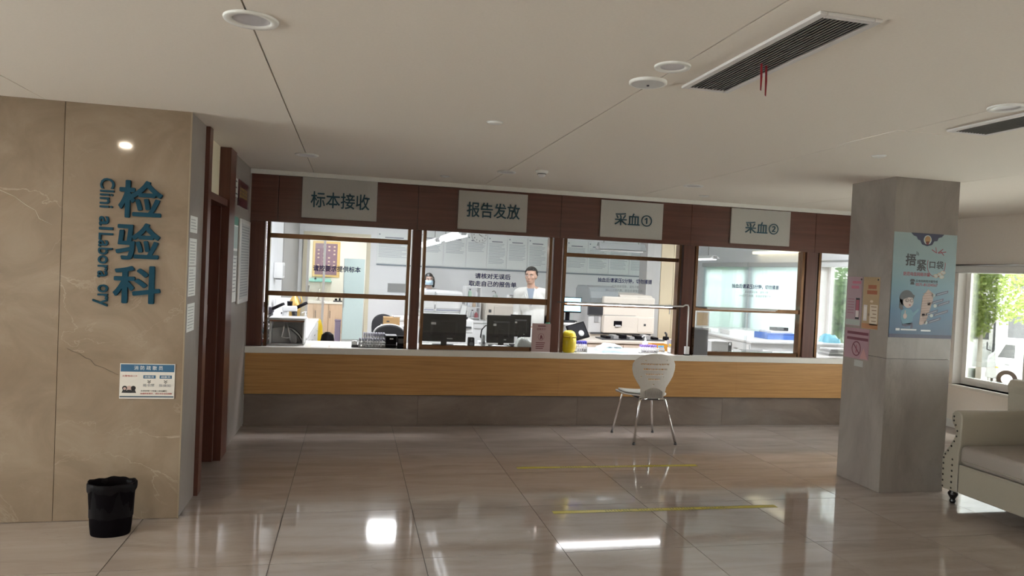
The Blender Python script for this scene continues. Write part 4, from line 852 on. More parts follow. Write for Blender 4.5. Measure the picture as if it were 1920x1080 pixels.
# monitors on the worktop
def monitor(x0,x1,y,z0,z1,lb,rz=0,face=1,stand=True,scr=None,group='computer monitors in the lab'):
    """slab from x0..x1; face=+1: screen looks to +y (we see its back)"""
    cx_ = (x0+x1)/2; zb = ZS if stand is True else stand; o = thing('computer_monitor',(cx_,y,zb),lb,'monitor',group,rz); w,h = x1-x0,z1-z0
    def lb_(m,nm,mt,**k): return m.build(nm,mt,o,world=False,**k)
    lb_(MB().box(-w/2,w/2,-.016,.012,z0-zb,z1-zb),'casing',M_black,bevel=.005)
    lb_(MB().box(-w/2+.012,w/2-.012,face*.012,face*.0135+(.0005 if face>0 else -.0055),z0-zb+.02,z1-zb-.012) if face > 0 else MB().box(-w/2+.012,w/2-.012,-.0175,-.016,z0-zb+.02,z1-zb-.012),'screen',scr or M_dgrey)
    if face > 0:
        lb_(MB().tbox((0,0,0),w*.62,h*.6,.022,.82,.8,Matrix.Rotation(R(90),3,'X')).move(Matrix.Translation((0,-.016,(z0+z1)/2-zb))),'rear_housing',M_black,bevel=.004)
        lb_(MB().box(-w*.30,-w*.19,-.0395,-.038,h*.62+z0-zb,h*.70+z0-zb),'rating_label',M_lgrey)
        lb_(MB().box(w*.06,w*.20,-.0185,-.016,h*.10+z0-zb,h*.14+z0-zb),'port_strip',M_grey)
    if stand is not None and stand is not False:
        s_ = -1 if face > 0 else 1
        lb_(MB().box(-.03,.03,s_*.03-.012,s_*.03+.012,.012,(z0+z1)/2-zb),'stand_neck',M_black,bevel=.004); lb_(MB().box(-.11,.11,-.09,.09,0,.012),'stand_base',M_black,bevel=.004)
    return o
monitor(.725,1.185,7.45,.795,1.083,'black monitor seen from behind in the left half of the second window',R(-2))
monitor(1.415,1.72,7.50,.790,1.085,'black monitor with white tape at its top corner in the second window',R(3))
monitor(1.70,1.925,7.62,.850,1.090,'smaller black monitor overlapped by the taped one in the second window',R(-6))
o = thing('desk_speaker',(1.225,7.33,ZS),'small black desk speaker between the two monitors','speaker'); MB().tbox((1.225,7.33,ZS),.07,.07,.108,.9,.85).build('body', M_black, o, bevel=.008); MB().cyl((1.225,7.296,ZS+.040),(1.225,7.290,ZS+.041),.022,n=18).build('driver', M_dgrey, o); MB().cyl((1.225,7.299,ZS+.085),(1.225,7.295,ZS+.085),.010,n=14).build('tweeter', M_dgrey, o)
o = thing('desk_speaker',(1.365,7.40,ZS),'slim grey desk speaker at the left of the taped monitor','speaker'); MB().tbox((1.365,7.40,ZS),.045,.08,.135,.6,.9).build('body', M_grey, o, bevel=.010); MB().cyl((1.365,7.362,ZS+.05),(1.365,7.356,ZS+.05),.015,n=14).build('driver', M_dgrey, o)
o = thing('keyboard',(1.03,7.26,ZS),'white keyboard lying below the left black monitor','keyboard'); MB().box(.80,1.18,7.19,7.33,ZS,ZS+.016).build('case', M_wplast, o, bevel=.004)
for j in range(4):
    for i in range(12): MB().box(.81+i*.0305,.835+i*.0305,7.20+j*.031,7.225+j*.031,ZS+.016,ZS+.022).build('key', M_lgrey, o)
o = thing('cloth_heap',(1.77,7.38,ZS),'grey folded cloth heap in front of the smaller monitor','cloth'); crump(1.69,1.90,7.26,7.40,ZS,.13,12,mat('grey_green_cloth',(.36,.37,.34),.85),'cloth')
o = thing('paper_pile',(1.55,7.3,ZS),'loose white papers under the taped monitor','papers'); crump(1.42,1.67,7.22,7.395,ZS,.035,21,M_paper,'papers')
o = thing('pen',(1.975,7.055,1.042),'small green capped pen resting on the dusty pink placard','pen'); MB().cyl((1.94,7.055,1.047),(1.985,7.055,1.049),.005,n=10).build('barrel', mat('green_plastic',(.10,.62,.40),.3), o); MB().cyl((1.925,7.055,1.046),(1.94,7.055,1.047),.0045,n=10).build('cap', M_dgrey, o)
o = thing('tablet_display',(2.47,7.62,ZS),'black touch display tilted on its stand behind the yellow sharps bin','display')
mb = MB().box(-.115,.115,-.010,.010,-.095,.095); Mx = Matrix.Translation((2.46,7.60,.925)) @ Matrix.Rotation(R(12),4,'Z') @ Matrix.Rotation(R(-14),4,'Y') @ Matrix.Rotation(R(-25),4,'X'); mb.move(Mx).build('casing', M_black, o, bevel=.004)
MB().box(-.10,.10,-.0112,-.0102,-.075,.082).move(Mx).build('screen', mat('dark_glossy_screen',(.03,.03,.035),.08), o); MB().lathe([(.035,-.004),(.032,.002),(.02,.004)],(0,0,0),20).move(Mx @ Matrix.Translation((.03,-.0122,-.03)) @ Matrix.Rotation(R(90),4,'X')).build('scanner_window', M_lgrey, o)
MB().tube([(2.46,7.61,.92),(2.47,7.65,.84),(2.47,7.64,ZS+.01)],.012,8).build('neck', M_black, o); MB().box(2.40,2.54,7.57,7.68,ZS,ZS+.012).build('base', M_black, o)
# fourth window: boxes on the worktop, board
o = thing('grey_caddy',(4.10,7.50,ZS),'grey plastic caddy with a black handle behind the fourth window','caddy')
MB().box(3.99,4.20,7.42,7.58,ZS,ZS+.125).build('bin', M_lgrey, o, bevel=.006); MB().box(4.205,4.255,7.44,7.56,ZS,ZS+.08).build('side_pocket', M_dgrey, o, bevel=.004); MB().tube([(4.21,7.44,ZS+.08),(4.215,7.44,ZS+.115),(4.245,7.44,ZS+.115),(4.25,7.44,ZS+.08)],.005,6).build('handle', M_black, o)
crump(4.01,4.18,7.44,7.56,ZS+.122,.02,31,M_paper,'tissue')
o = thing('flat_tray',(4.52,7.45,ZS),'low white tray on the worktop behind the fourth window','tray'); MB().box(4.33,4.72,7.36,7.55,ZS,ZS+.010).build('bottom', M_wplast, o)
for a,b,c,d in ((4.33,4.335,7.36,7.55),(4.715,4.72,7.36,7.55),(4.335,4.715,7.36,7.365),(4.335,4.715,7.545,7.55)): MB().box(a,b,c,d,ZS+.010,ZS+.030).build('side', M_wplast, o)
o = thing('cork_board',(3.96,7.63,ZS),'cream board with white border standing in the fourth window','board'); MB().box(3.88,4.05,7.615,7.63,1.02,1.20).build('frame', M_wplast, o, bevel=.004); MB().box(3.897,4.033,7.612,7.615,1.037,1.183).build('panel', mat('cream_panel',(.70,.52,.32),.6), o); MB().box(3.955,3.975,7.62,7.635,ZS,1.02).build('stand', M_wplast, o); MB().box(3.91,4.02,7.58,7.665,ZS,ZS+.010).build('foot', M_wplast, o)
# fifth window
o = thing('folder_stack',(5.55,7.40,ZS),'stack of grey folders on the worktop in the narrow fifth window','folders')
for k in range(4): MB().box(5.42+.01*k,5.70,7.32,7.52,ZS+.020*k,ZS+.018+.020*k).build('folder', M_lgrey if k%2 else M_grey, o, bevel=.003)
# ================================================================== lab furniture and machines
M_bench = mat('white_laminate',(.78,.78,.78),.3); M_benchd = mat('pale_wood_laminate',(.58,.47,.38),.45)
def bench(name,x0,x1,y0,y1,z,lb,side=None,nd=3,front='-y',m=None,top=None):
    o = thing(name,((x0+x1)/2,(y0+y1)/2,0),lb,'bench'); m = m or M_bench
    MB().box(x0+.02,x1-.02,y0+.03,y1,0,z-.03).build('carcass', m, o); MB().box(x0,x1,y0,y1,z-.03,z).build('benchtop', top or M_bench, o, bevel=.006)
    for k in range(nd):
        if front == '-y':
            a,b = x0+.03+(x1-x0-.06)*k/nd,x0+.03+(x1-x0-.06)*(k+1)/nd; d = MB().box(a+.003,b-.003,y0+.012,y0+.03,.08,z-.05).build('door', m, o, bevel=.002); MB().box((a+b)/2-.05,(a+b)/2+.05,y0+.002,y0+.012,z-.12,z-.11).build('handle', M_steel, d)
        elif front == '-x':
            a,b = y0+.04+(y1-y0-.06)*k/nd,y0+.04+(y1-y0-.06)*(k+1)/nd; d = MB().box(x0+.004,x0+.02,a+.003,b-.003,z-.22,z-.05).build('drawer', m, o, bevel=.002); MB().box(x0-.006,x0+.004,(a+b)/2-.05,(a+b)/2+.05,z-.14,z-.13).build('handle', M_steel, d)
        else:
            a,b = y0+.04+(y1-y0-.06)*k/nd,y0+.04+(y1-y0-.06)*(k+1)/nd; d = MB().box(x1-.02,x1-.004,a+.003,b-.003,.08,z-.05).build('door', m, o, bevel=.002); MB().box(x1-.004,x1+.006,(a+b)/2-.05,(a+b)/2+.05,z-.14,z-.13).build('handle', M_steel, d)
    return o
bench('lab_bench',XL+.004,-.43,7.70,10.35,.78,'white bench running along the left lab wall',nd=4,front='+x')
bench('lab_bench',.62,2.62,10.55,11.25,.80,'white bench in the middle of the lab carrying analysers',nd=4)
bench('lab_bench',5.20,6.62,8.62,11.2,.78,'white bench with drawers under the blinded lab windows',nd=4,front='-x')
bench('lab_bench',3.02,5.05,8.95,9.60,.70,'pale wood low bench in front of the big analyser',nd=4,m=M_benchd,top=mat('beige_benchtop',(.62,.55,.48),.35))
o = thing('computer_desk',(2.90,9.62,0),'white desk carrying the bright blue lit monitor','desk'); MB().box(2.55,3.00,9.35,9.90,.87,.90).build('desktop', M_bench, o)
for x in (2.57,2.96):
    for y in (9.37,9.86): MB().box(x,x+.03,y,y+.03,0,.87).build('leg', M_steel, o)
scr = emission('blue_lit_screen',(.35,.75,.95),1.3)
monitor(2.79,3.16,9.66,1.02,1.24,'monitor with a bright pale blue screen seen in the third window',0,-1,.90,scr)
o = thing('telephone',(2.72,9.45,.90),'black desk telephone beside the bright blue monitor','telephone'); MB().tbox((2.72,9.45,.90),.16,.16,.05,.9,.6).build('body', M_black, o, bevel=.006); MB().tube([(2.64,9.45,.965),(2.66,9.45,.975),(2.78,9.45,.975),(2.80,9.45,.965)],.014,8).build('handset', M_black, o)
o = thing('keyboard',(2.90,9.42,.90),'black keyboard in front of the bright blue monitor','keyboard'); MB().box(2.82,2.99,9.37,9.47,.90,.915).build('case', M_black, o, bevel=.003)
for i in range(8): MB().box(2.828+i*.02,2.845+i*.02,9.38,9.46,.915,.919).build('key_row', M_dgrey, o)
# big beige analyser
o = thing('blood_analyser',(3.78,9.95,0),'large beige blood analyser with a grey hood and dark screen','analyser')
MB().box(3.26,4.24,9.62,10.35,0,.74).build('base_cabinet', M_bplast, o, bevel=.01)
MB().box(3.46,4.24,9.58,10.35,.755,1.27).build('body', M_bplast, o, bevel=.02); MB().box(3.47,4.23,9.56,9.60,.76,1.00).build('lower_front', M_bplast, o, bevel=.008)
MB().box(3.98,4.20,9.553,9.562,.78,.985).build('side_door', M_bplast, o, bevel=.004); MB().box(4.07,4.10,9.548,9.555,.87,.90).build('latch', M_dgrey, o)
MB().box(3.62,3.74,9.552,9.562,.86,.93).build('sample_port', M_black, o); MB().box(3.64,3.72,9.54,9.556,.85,.875).build('port_lip', M_lgrey, o)
MB().box(3.26,3.46,9.62,10.35,.74,1.14).build('operator_column', M_lgrey, o, bevel=.02); sc_ = MB().box(3.24,3.50,9.595,9.62,1.00,1.145).build('screen_casing', M_dgrey, o, bevel=.005); MB().box(3.255,3.485,9.592,9.596,1.012,1.135).build('screen', mat('dark_glossy_screen',(.03,.03,.035),.08), sc_); MB().box(3.35,3.41,9.61,9.63,.90,1.00).build('screen_arm', M_grey, o)
hp = [(9.66,1.14),(9.64,1.24),(9.68,1.33),(9.76,1.39),(9.90,1.41),(10.25,1.41),(10.33,1.36),(10.33,1.14)]
MB().prism(hp,'x',3.28,3.72).build('hood', mat('smoked_grey_hood',(.22,.24,.25),.15), o, bevel=.02); MB().prism([(9.62,1.27),(9.66,1.30),(10.3,1.32),(10.3,1.27)],'x',3.72,4.22).build('top_cover', M_bplast, o, bevel=.008)
MB().box(3.30,4.20,9.595,9.62,.735,.758).build('tray_gap', M_dgrey, o); MB().box(3.47,3.95,9.575,9.582,1.005,1.012).build('seam', M_grey, o)
o = thing('sample_tray',(4.0,9.25,.70),'dark sample tray with tubes in front of the big analyser','tray'); MB().box(3.30,4.20,9.12,9.40,.70,.715).build('tray', M_dgrey, o)
for k in range(7):
    x = 3.36+k*.115; MB().box(x,x+.07,9.15,9.36,.715,.745+.012*(k%3)).build('rack_block', M_grey if k%2 else M_black, o)
o = thing('barcode_scanner',(4.30,9.30,.70),'black handheld scanner resting at the end of the sample tray','scanner'); MB().tbox((4.30,9.30,.70),.06,.10,.05,.9,.9).build('head', M_black, o, bevel=.008); MB().tube([(4.30,9.28,.735),(4.28,9.24,.79),(4.25,9.22,.81)],.014,8).build('grip', M_dgrey, o)
# column and cream tall cabinet
o = MB().box(4.50,4.73,10.55,10.85,0,ZL).build('column_lab', mat('column_grey_paint',(.50,.49,.48),.55)); o['kind'] = 'structure'
o = thing('tall_cabinet',(5.00,10.85,0),'tall cream cabinet beside the grey lab column','cabinet'); MB().box(4.755,5.19,10.62,11.1,0,2.30).build('body', mat('cream_laminate',(.72,.60,.42),.5), o)
for a,b in ((4.76,4.97),(4.975,5.185)):
    d = MB().box(a,b,10.60,10.62,.05,2.28).build('door', mat('cream_laminate',(.72,.60,.42),.5), o, bevel=.002); MB().box((a+b)/2+(.07 if a < 4.9 else -.08),(a+b)/2+(.08 if a < 4.9 else -.07),10.588,10.60,1.0,1.15).build('handle', M_steel, d)
# middle bench machines
o = thing('chemistry_analyser',(1.34,10.90,.80),'white analyser with rounded panels in front of the masked person','analyser')
MB().box(1.05,1.63,10.62,11.20,.80,.90).build('base', M_wplast, o, bevel=.01); MB().box(1.05,1.63,10.66,11.20,.90,1.22).build('body', M_wplast, o, bevel=.03)
MB().box(1.06,1.20,10.645,10.665,.96,1.20).build('left_panel', M_wplast, o, bevel=.012); MB().box(1.23,1.62,10.640,10.665,.96,1.20).build('right_panel', M_wplast, o, bevel=.02); MB().box(1.205,1.225,10.648,10.66,.92,1.21).build('centre_channel', M_lgrey, o); MB().box(1.195,1.235,10.63,10.65,.93,1.06).build('probe_unit', M_wplast, o, bevel=.008); MB().box(1.21,1.22,10.625,10.632,.95,1.02).build('probe_slot', M_dgrey, o); MB().box(1.06,1.62,10.655,10.664,.93,.945).build('blue_stripe', mat('slate_blue_stripe',(.30,.32,.42),.4), o)
o = thing('clip_display',(1.64,10.58,.80),'tilted white panel leaning at the end of the white analyser','panel'); MB().box(-.045,.045,-.006,.006,0,.24).move(Matrix.Translation((1.60,10.585,.802)) @ Matrix.Rotation(R(14),4,'Y') @ Matrix.Rotation(R(-6),4,'X')).build('panel', M_lgrey, o, bevel=.004); MB().box(-.036,.036,-.0085,-.006,.02,.22).move(Matrix.Translation((1.60,10.585,.802)) @ Matrix.Rotation(R(14),4,'Y') @ Matrix.Rotation(R(-6),4,'X')).build('sheet', M_paper, o)
o = thing('urine_analyser',(2.26,10.85,.80),'beige bench analyser with a small dark emblem left of the standing man','analyser')
MB().box(1.97,2.55,10.60,11.18,.80,1.07).build('body', M_bplast, o, bevel=.025); MB().box(2.10,2.42,10.585,10.60,.86,1.03).build('front_cover', mat('beige_cover',(.58,.53,.47),.5), o, bevel=.01); MB().box(2.02,2.06,10.592,10.60,.93,.975).build('emblem', M_dgrey, o); MB().box(1.98,2.54,10.594,10.60,.835,.84).build('seam', M_grey, o)
MB().box(1.99,2.53,10.62,11.16,1.07,1.085).build('lid', M_bplast, o, bevel=.006)
o = thing('wash_bottle',(2.15,10.80,1.085),'grey conical wash bottle standing on the beige analyser','bottle'); MB().lathe([(.045,0),(.045,.01),(.036,.09),(.018,.115),(.014,.13)],(2.15,10.80,1.085),18).build('bottle', mat('grey_green_plastic',(.28,.32,.30),.4), o); MB().tube([(2.15,10.80,1.215),(2.15,10.80,1.235),(2.13,10.80,1.25),(2.10,10.79,1.24)],.005,6).build('spout', M_dgrey, o)
o = thing('label_printer',(2.42,10.80,1.085),'small white label printer on the beige analyser','printer'); MB().box(2.35,2.49,10.72,10.90,1.085,1.20).build('body', M_wplast, o, bevel=.01); MB().box(2.385,2.44,10.713,10.72,1.11,1.18).build('door', M_grey, o); MB().box(2.36,2.48,10.708,10.722,1.19,1.20).build('paper_slot', M_dgrey, o)
o = thing('reagent_shelf',(1.80,10.90,.80),'small white reagent shelf between the two bench analysers','shelf')
for x in (1.69,1.92): MB().box(x,x+.012,10.80,11.1,.80,1.30).build('side', M_wplast, o)
for z in (.82,.98,1.14,1.29): MB().box(1.702,1.92,10.80,11.1,z,z+.010).build('shelf', M_wplast, o)
for k,(x,z,c,hh) in enumerate(((1.74,.83,(.75,.75,.75),.09),(1.82,.83,(.70,.70,.72),.10),(1.88,.83,(.4,.1,.12),.08),(1.75,.99,(.62,.66,.70),.10),(1.84,.99,(.55,.42,.30),.08),(1.77,1.15,(.40,.55,.45),.10),(1.87,1.15,(.78,.78,.80),.09))):
    b = thing('reagent_bottle',(x,10.88,z),['stout white bottle on the lowest shelf of the reagent rack','middle pale bottle on the lowest shelf of the reagent rack','dark red bottle on the lowest shelf of the reagent rack','pale blue bottle on the middle shelf of the reagent rack','brown bottle on the middle shelf of the reagent rack','green bottle on the upper shelf of the reagent rack','white bottle on the upper shelf of the reagent rack'][k],'bottle','reagent bottles on the small shelf')
    MB().lathe([(.026,0),(.028,.004),(.028,hh*.7),(.012,hh*.85),(.012,hh)],(x,10.88,z),14).build('bottle', mat('reagent_tone_%d'%k,c,.35), b); MB().lathe([(.014,hh),(.014,hh+.016)],(x,10.88,z),12).build('cap', M_dgrey if k%2 else M_wplast, b)
o = thing('card_terminal',(1.27,8.55,0),'white stand with a card printer behind the gap between the monitors','printer'); MB().box(1.30,1.42,8.45,8.75,0,.80).build('pedestal', M_wplast, o); MB().box(1.29,1.43,8.45,8.72,.80,.96).build('printer_body', M_wplast, o, bevel=.01); MB().box(1.31,1.41,8.44,8.45,.86,.88).build('slot', M_dgrey, o); MB().box(1.32,1.37,8.50,8.56,.96,.99).build('cartridge', M_dgrey, o)
cable_ = MB().tube([(1.60,8.0,.88),(1.56,8.0,.93),(1.50,8.02,.93),(1.46,8.03,.88),(1.45,8.03,.80),(1.47,8.0,.76)],.008,8)
o = thing('cable_tray',(1.5,8.0,0),'slim white cable stand with a thick black cable behind the taped monitor','stand'); MB().box(1.42,1.66,7.93,8.08,.70,.752).build('shelf', M_wplast, o); MB().box(1.52,1.56,7.98,8.02,0,.70).build('leg', M_wplast, o); MB().box(1.585,1.61,7.98,8.0,.752,.90).build('plug', M_dgrey, o); cable_.build('cable', M_black, o)
# left bench: microscopes, pump, gold jar
def microscope(x,y,z,rz,s,mbody,lb):
    o = thing('microscope',(x,y,z),lb,'microscope','microscopes on the left bench',rz)
    def B(m,nm,mt,**k): return m.build(nm,mt,o,world=False,**k)
    B(MB().box(-.10*s,.10*s,-.09*s,.09*s,0,.035*s),'base',mbody,bevel=.008); B(MB().tbox((-.07*s,0,.035*s),.06*s,.09*s,.20*s,.8,.9),'arm_column',mbody,bevel=.01)
    B(MB().box(-.10*s,.06*s,-.05*s,.05*s,.225*s,.285*s),'head',mbody,bevel=.012); B(MB().box(-.03*s,.09*s,-.075*s,.075*s,.115*s,.127*s),'stage',M_black,bevel=.003)
    tr = MB().cyl((.04*s,0,.135*s),(.03*s,0,.225*s),.024*s,.03*s,14); B(tr,'nosepiece',M_dgrey)
    for a in (-.028,.028): B(MB().cyl((.05*s,a*s,.265*s),(.165*s,a*s,.325*s),.017*s,.014*s,12),'eyepiece',M_black)
    B(MB().cyl((-.02*s,0,.285*s),(-.02*s,0,.335*s),.026*s,.03*s,14),'camera_port',M_black)
    for a in (-1,1): B(MB().cyl((-.07*s,a*.05*s,.07*s),(-.07*s,a*.075*s,.07*s),.022*s,n=14),'focus_knob',M_dgrey)
    return o
microscope(-.64,8.30,.78,R(8),1.0,mat('pale_grey_enamel',(.66,.67,.68),.35),'white microscope with black eyepieces on the left bench')
microscope(-.86,7.98,.78,R(-8),1.0,mat('dark_purple_black_enamel',(.03,.026,.04),.4),'black microscope at the left edge of the first window')
pump(-.53,9.0,.78,1.2,'white pump bottle on the left bench behind the microscopes')
o = thing('gold_jar',(-.66,9.0,.78),'gold conical ornament behind the white microscope','ornament'); MB().lathe([(.03,0),(.06,.02),(.075,.24),(.06,.30),(.025,.38),(.012,.40)],(-.66,9.0,.78),18).build('cone', mat('gold_brass',(.60,.40,.13),.3,metal=.7), o); MB().tube([(-.60,9.0,1.02),(-.575,9.0,1.09),(-.60,9.0,1.16)],.008,6).build('handle', mat('gold_brass',(.60,.40,.13),.3,metal=.7), o)
o = thing('petri_dish',(-.55,8.62,.78),'white petri dish on the left bench near the white microscope','dish'); MB().lathe([(.045,0),(.05,.004),(.05,.016),(.047,.016),(.046,.006),(.001,.005)],(-.55,8.62,.78),20,closed=False).build('dish', M_wplast, o); MB().lathe([(.038,.006),(.036,.012),(.001,.013)],(-.55,8.62,.78),18,closed=False).build('sample', M_dgrey, o)
for k,(x,y) in enumerate(((-.80,8.75),(-.82,9.35))):
    o = thing('bench_device',(x,y,.78),('white boxy device on the left bench nearest the microscopes','white boxy device on the left bench farther back')[k],'device','white devices along the left wall'); MB().box(x-.09,x+.09,y-.12,y+.12,.78,1.02+.08*k).build('body', M_wplast, o, bevel=.012); MB().box(x+.09,x+.093,y-.09,y+.09,.90,.98).build('panel', M_lgrey, o); MB().box(x+.02,x+.06,y-.123,y-.12,.95,.97).build('button', M_dgrey, o)
o = thing('wall_dispenser',(XL,9.5,1.33),'white towel dispenser fixed to the left lab wall','dispenser'); MB().box(XL,XL+.11,9.32,9.62,1.34,1.54).build('body', M_wplast, o, bevel=.015); MB().box(XL+.11,XL+.112,9.36,9.58,1.37,1.50).build('cover', M_lgrey, o, bevel=.01); MB().box(XL+.02,XL+.09,9.38,9.56,1.325,1.34).build('outlet', M_dgrey, o)
for k,(z0,z1) in enumerate(((1.80,2.05),(1.50,1.72))):
    p = flat(rect(8.32,8.80,z0,z1),'+x',(XL,0,0),.006).build('wall_chart', mat('mauve_chart',(.42,.42,.50),.5)); tag(p,('upper grey chart on the left lab wall','lower grey chart on the left lab wall')[k],'chart','charts on the left lab wall'); lines('+x',(XL+.006,0,0),8.36,8.76,z1-.03,6,.03,.010,seed=k+20).build('text_lines', M_paper, p)
o = thing('waste_sack',(-.47,10.62,0),'yellow waste sack in a bin past the end of the left bench','waste bin'); MB().lathe([(.075,0),(.085,.02),(.095,.50),(.085,.66),(.06,.74),(.03,.76)],(-.47,10.62,0),18).build('sack', mat('yellow_film',(.70,.48,.01),.35,bump=(9,.4)), o)
o = thing('waste_sack',(-.30,10.30,0),'black waste sack in front of the yellow sack','waste bin'); MB().lathe([(.08,0),(.09,.02),(.10,.45),(.08,.56),(.03,.60)],(-.30,10.30,0),18).build('sack', mat('black_liner_film',(.02,.02,.022),.25), o)
# office chairs
def office_chair(x,y,z1,w,rim,lb,rz=0):
    o = thing('office_chair',(x,y,0),lb,'chair','black office chairs in the lab',rz)
    def B(m,nm,mt,**k): return m.build(nm,mt,o,world=False,**k)
    h = z1-.60; n = 18; pts = []
    for k in range(n+1): t = math.pi*k/n; pts.append((w/2*math.cos(t)*(1 if abs(math.cos(t))<.98 else 1),z1-h*.45+h*.45*math.sin(t)**.7))
    pts += [(-w/2*.9,.58),(w/2*.9,.58)]
    bk = B(MB().prism(pts,'y',-.03,.02),'backrest',mat('black_mesh_fabric',(.022,.022,.026),.7),bevel=.012)
    if rim: B(MB().tube([(a*1.01,-.008,b+.004) for a,b in pts[:n+1]],.012,8),'rim',M_lgrey)
    B(MB().box(-w/2,w/2,.02,.48,.44,.51),'seat',M_black,bevel=.025); B(MB().box(-.03,.03,-.005,.03,.44,.66),'back_bar',M_dgrey); B(MB().cyl((0,.24,.08),(0,.24,.44),.025),'gas_stem',M_dgrey)
    for k in range(5):
        a = 2*math.pi*k/5+.3; lg = B(MB().tube([(0,.24,.10),(.26*math.cos(a),.24+.26*math.sin(a),.06)],.018,8),'base_leg',M_dgrey); B(MB().cyl((.26*math.cos(a)-.012,.24+.26*math.sin(a),.028),(.26*math.cos(a)+.012,.24+.26*math.sin(a),.028),.028,n=12),'caster',M_black)
    return o
office_chair(.425,8.02,.905,.34,True,'black office chair with a pale rim behind the tube racks',R(4))
office_chair(.395,8.95,.965,.28,False,'black office chair farther back with a rounded square back',R(-5))
o = thing('side_pedestal',(.50,8.62,0),'low grey pedestal between the two black office chairs','cabinet'); MB().box(.36,.64,8.62,8.86,0,.845).build('body', M_lgrey, o); MB().box(.37,.63,8.608,8.62,.06,.80).build('drawer_front', M_grey, o)
o = thing('cardboard_box',(.49,8.74,.845),'small brown cardboard box between the black office chairs','box'); MB().box(.385,.575,8.65,8.83,.845,.945).build('carton', mat('cardboard',(.40,.25,.11),.75), o); MB().box(.42,.455,8.648,8.65,.89,.905).build('printed_mark', M_dgrey, o); MB().box(.50,.59,8.68,8.80,.945,.962).build('top_item', M_lgrey, o, bevel=.004)
# ================================================================== back wall of the lab
sx = [(.42,1.03),(1.20,1.625),(1.645,2.045),(2.06,2.44),(2.455,2.825),(2.84,3.22),(3.235,3.62),(4.0,4.42),(4.435,4.85),(4.865,5.28),(5.295,5.72)]
nm_ = ['wide notice on the lab wall right of the glass door','first notice from the left on the wall behind the masked person','second notice from the left under the hanging lamps','notice directly below the wall clock','first notice right of the wall clock','second notice right of the wall clock','notice above the standing man in the white coat',
       'leftmost notice seen in the third window','second notice seen in the third window','third notice seen in the third window','rightmost notice seen in the third window']
for k,((a,b),lb) in enumerate(zip(sx,nm_)):
    o = thing('wall_notice',((a+b)/2,LB,1.60),lb,'notice','notices on the back lab wall'); zt = 2.20 if k else 2.17
    flat(rect(a,b,1.60,zt),'-y',(0,LB,0),.012).build('board', mat('notice_sheet',(.80,.83,.82),.4), o, bevel=.002); flat(rect(a+.09*(b-a)/.4,b-.09*(b-a)/.4,zt-.105,zt-.085),'-y',(0,LB-.012,0)).build('heading', mat('notice_heading_ink',(.22,.23,.28),.6), o)
    lines('-y',(0,LB-.012,0),a+.03,b-.03,zt-.13,[13,9,9,7,15,12,15,15,15,15,15][k],.026,.009,seed=40+k,jag=.3).build('text_lines', mat('notice_ink',(.42,.45,.50),.6), o); flat(disc(a+.04,zt-.04,.014,12),'-y',(0,LB-.012,0)).build('emblem', mat('notice_emblem',(.25,.30,.35),.5), o)
o = MB().box(1.12,5.75,LB-.02,LB,1.565,1.59).build('trim_1', mat('slate_rail',(.22,.26,.30),.5)); o['kind'] = 'structure'
o = MB().box(.42,1.04,LB-.02,LB,1.570,1.590).build('trim_2', mat('slate_rail',(.22,.26,.30),.5)); o['kind'] = 'structure'
p = flat(rect(.64,.97,1.09,1.245),'-y',(0,LB,0),.015).build('wall_panel', M_grey); tag(p,'plain grey panel on the lab wall behind the office chairs','panel')
C = (2.296,LB-.008,2.215)
o = thing('wall_clock',(2.296,LB,2.215),'round white wall clock above the notices','clock')
MB().cyl((C[0],LB,C[2]),(C[0],LB-.035,C[2]),.155,n=40).build('rim', M_lgrey, o); MB().cyl((C[0],LB-.030,C[2]),(C[0],LB-.037,C[2]),.143,n=40).build('dial', mat('clock_dial',(.80,.81,.80),.4), o)
for k in range(1,13):
    a = R(90-30*k); text(str(k),M_ink,o,(C[0]+.112*math.cos(a),LB-.0371,C[2]+.112*math.sin(a)),None,.030,'-y',bold=.02,al='C',name='numeral')
for a,l,w in ((R(90-128),.07,.007),(R(90-116),.115,.005)):
    d = (math.cos(a),math.sin(a)); nrm = (-d[1],d[0]); flat([(C[0]+nrm[0]*w-d[0]*.02,C[2]+nrm[1]*w-d[1]*.02),(C[0]+d[0]*l,C[2]+d[1]*l),(C[0]-nrm[0]*w-d[0]*.02,C[2]-nrm[1]*w-d[1]*.02)],'-y',(0,LB-.038,0)).build('hand', M_ink, o)
# doorway in the back wall, glass leaf, small room beyond
d2 = MB().box(-.865,-.80,LB-.03,LB+.13,0,2.11).box(.24,.305,LB-.03,LB+.13,0,2.11).box(-.80,.24,LB-.03,LB+.13,2.05,2.11).build('door_2', M_cream); d2['kind'] = 'structure'
lf = MB().box(-.80,-.755,LB,LB+.04,.01,2.045).box(-.515,-.475,LB,LB+.04,.01,2.045).box(-.755,-.515,LB,LB+.04,2.0,2.045).box(-.755,-.515,LB,LB+.04,.01,.09).build('door_leaf', M_alu, d2); MB().box(-.755,-.515,LB+.017,LB+.023,.09,2.0).build('pane', M_glass, lf); MB().cyl((-.74,LB-.02,.95),(-.74,LB-.02,1.15),.012).build('handle', M_steel, lf)
o = thing('frosted_cabinet',(.035,12.95,0),'tall frosted glass cabinet standing in the lab doorway','cabinet'); MB().box(-.145,.215,12.92,13.22,.06,1.66).build('body', M_wplast, o, bevel=.006); MB().box(-.14,.21,12.885,12.92,.24,1.655).build('door', mat('pale_frosted_door',(.66,.80,.79),.22), o, bevel=.004); MB().box(-.145,.215,12.90,13.2,0,.06).build('plinth', M_dgrey, o); MB().box(-.13,-.12,12.875,12.885,.8,1.1).build('handle', M_steel, o)
sh = [(-1.45,-1.35,LB+.12,16.1,0,ZL),(.95,1.05,LB+.12,16.1,0,ZL),(-1.45,1.05,16.0,16.1,0,ZL)]
mb = MB()
for s_ in sh: mb.box(*s_)
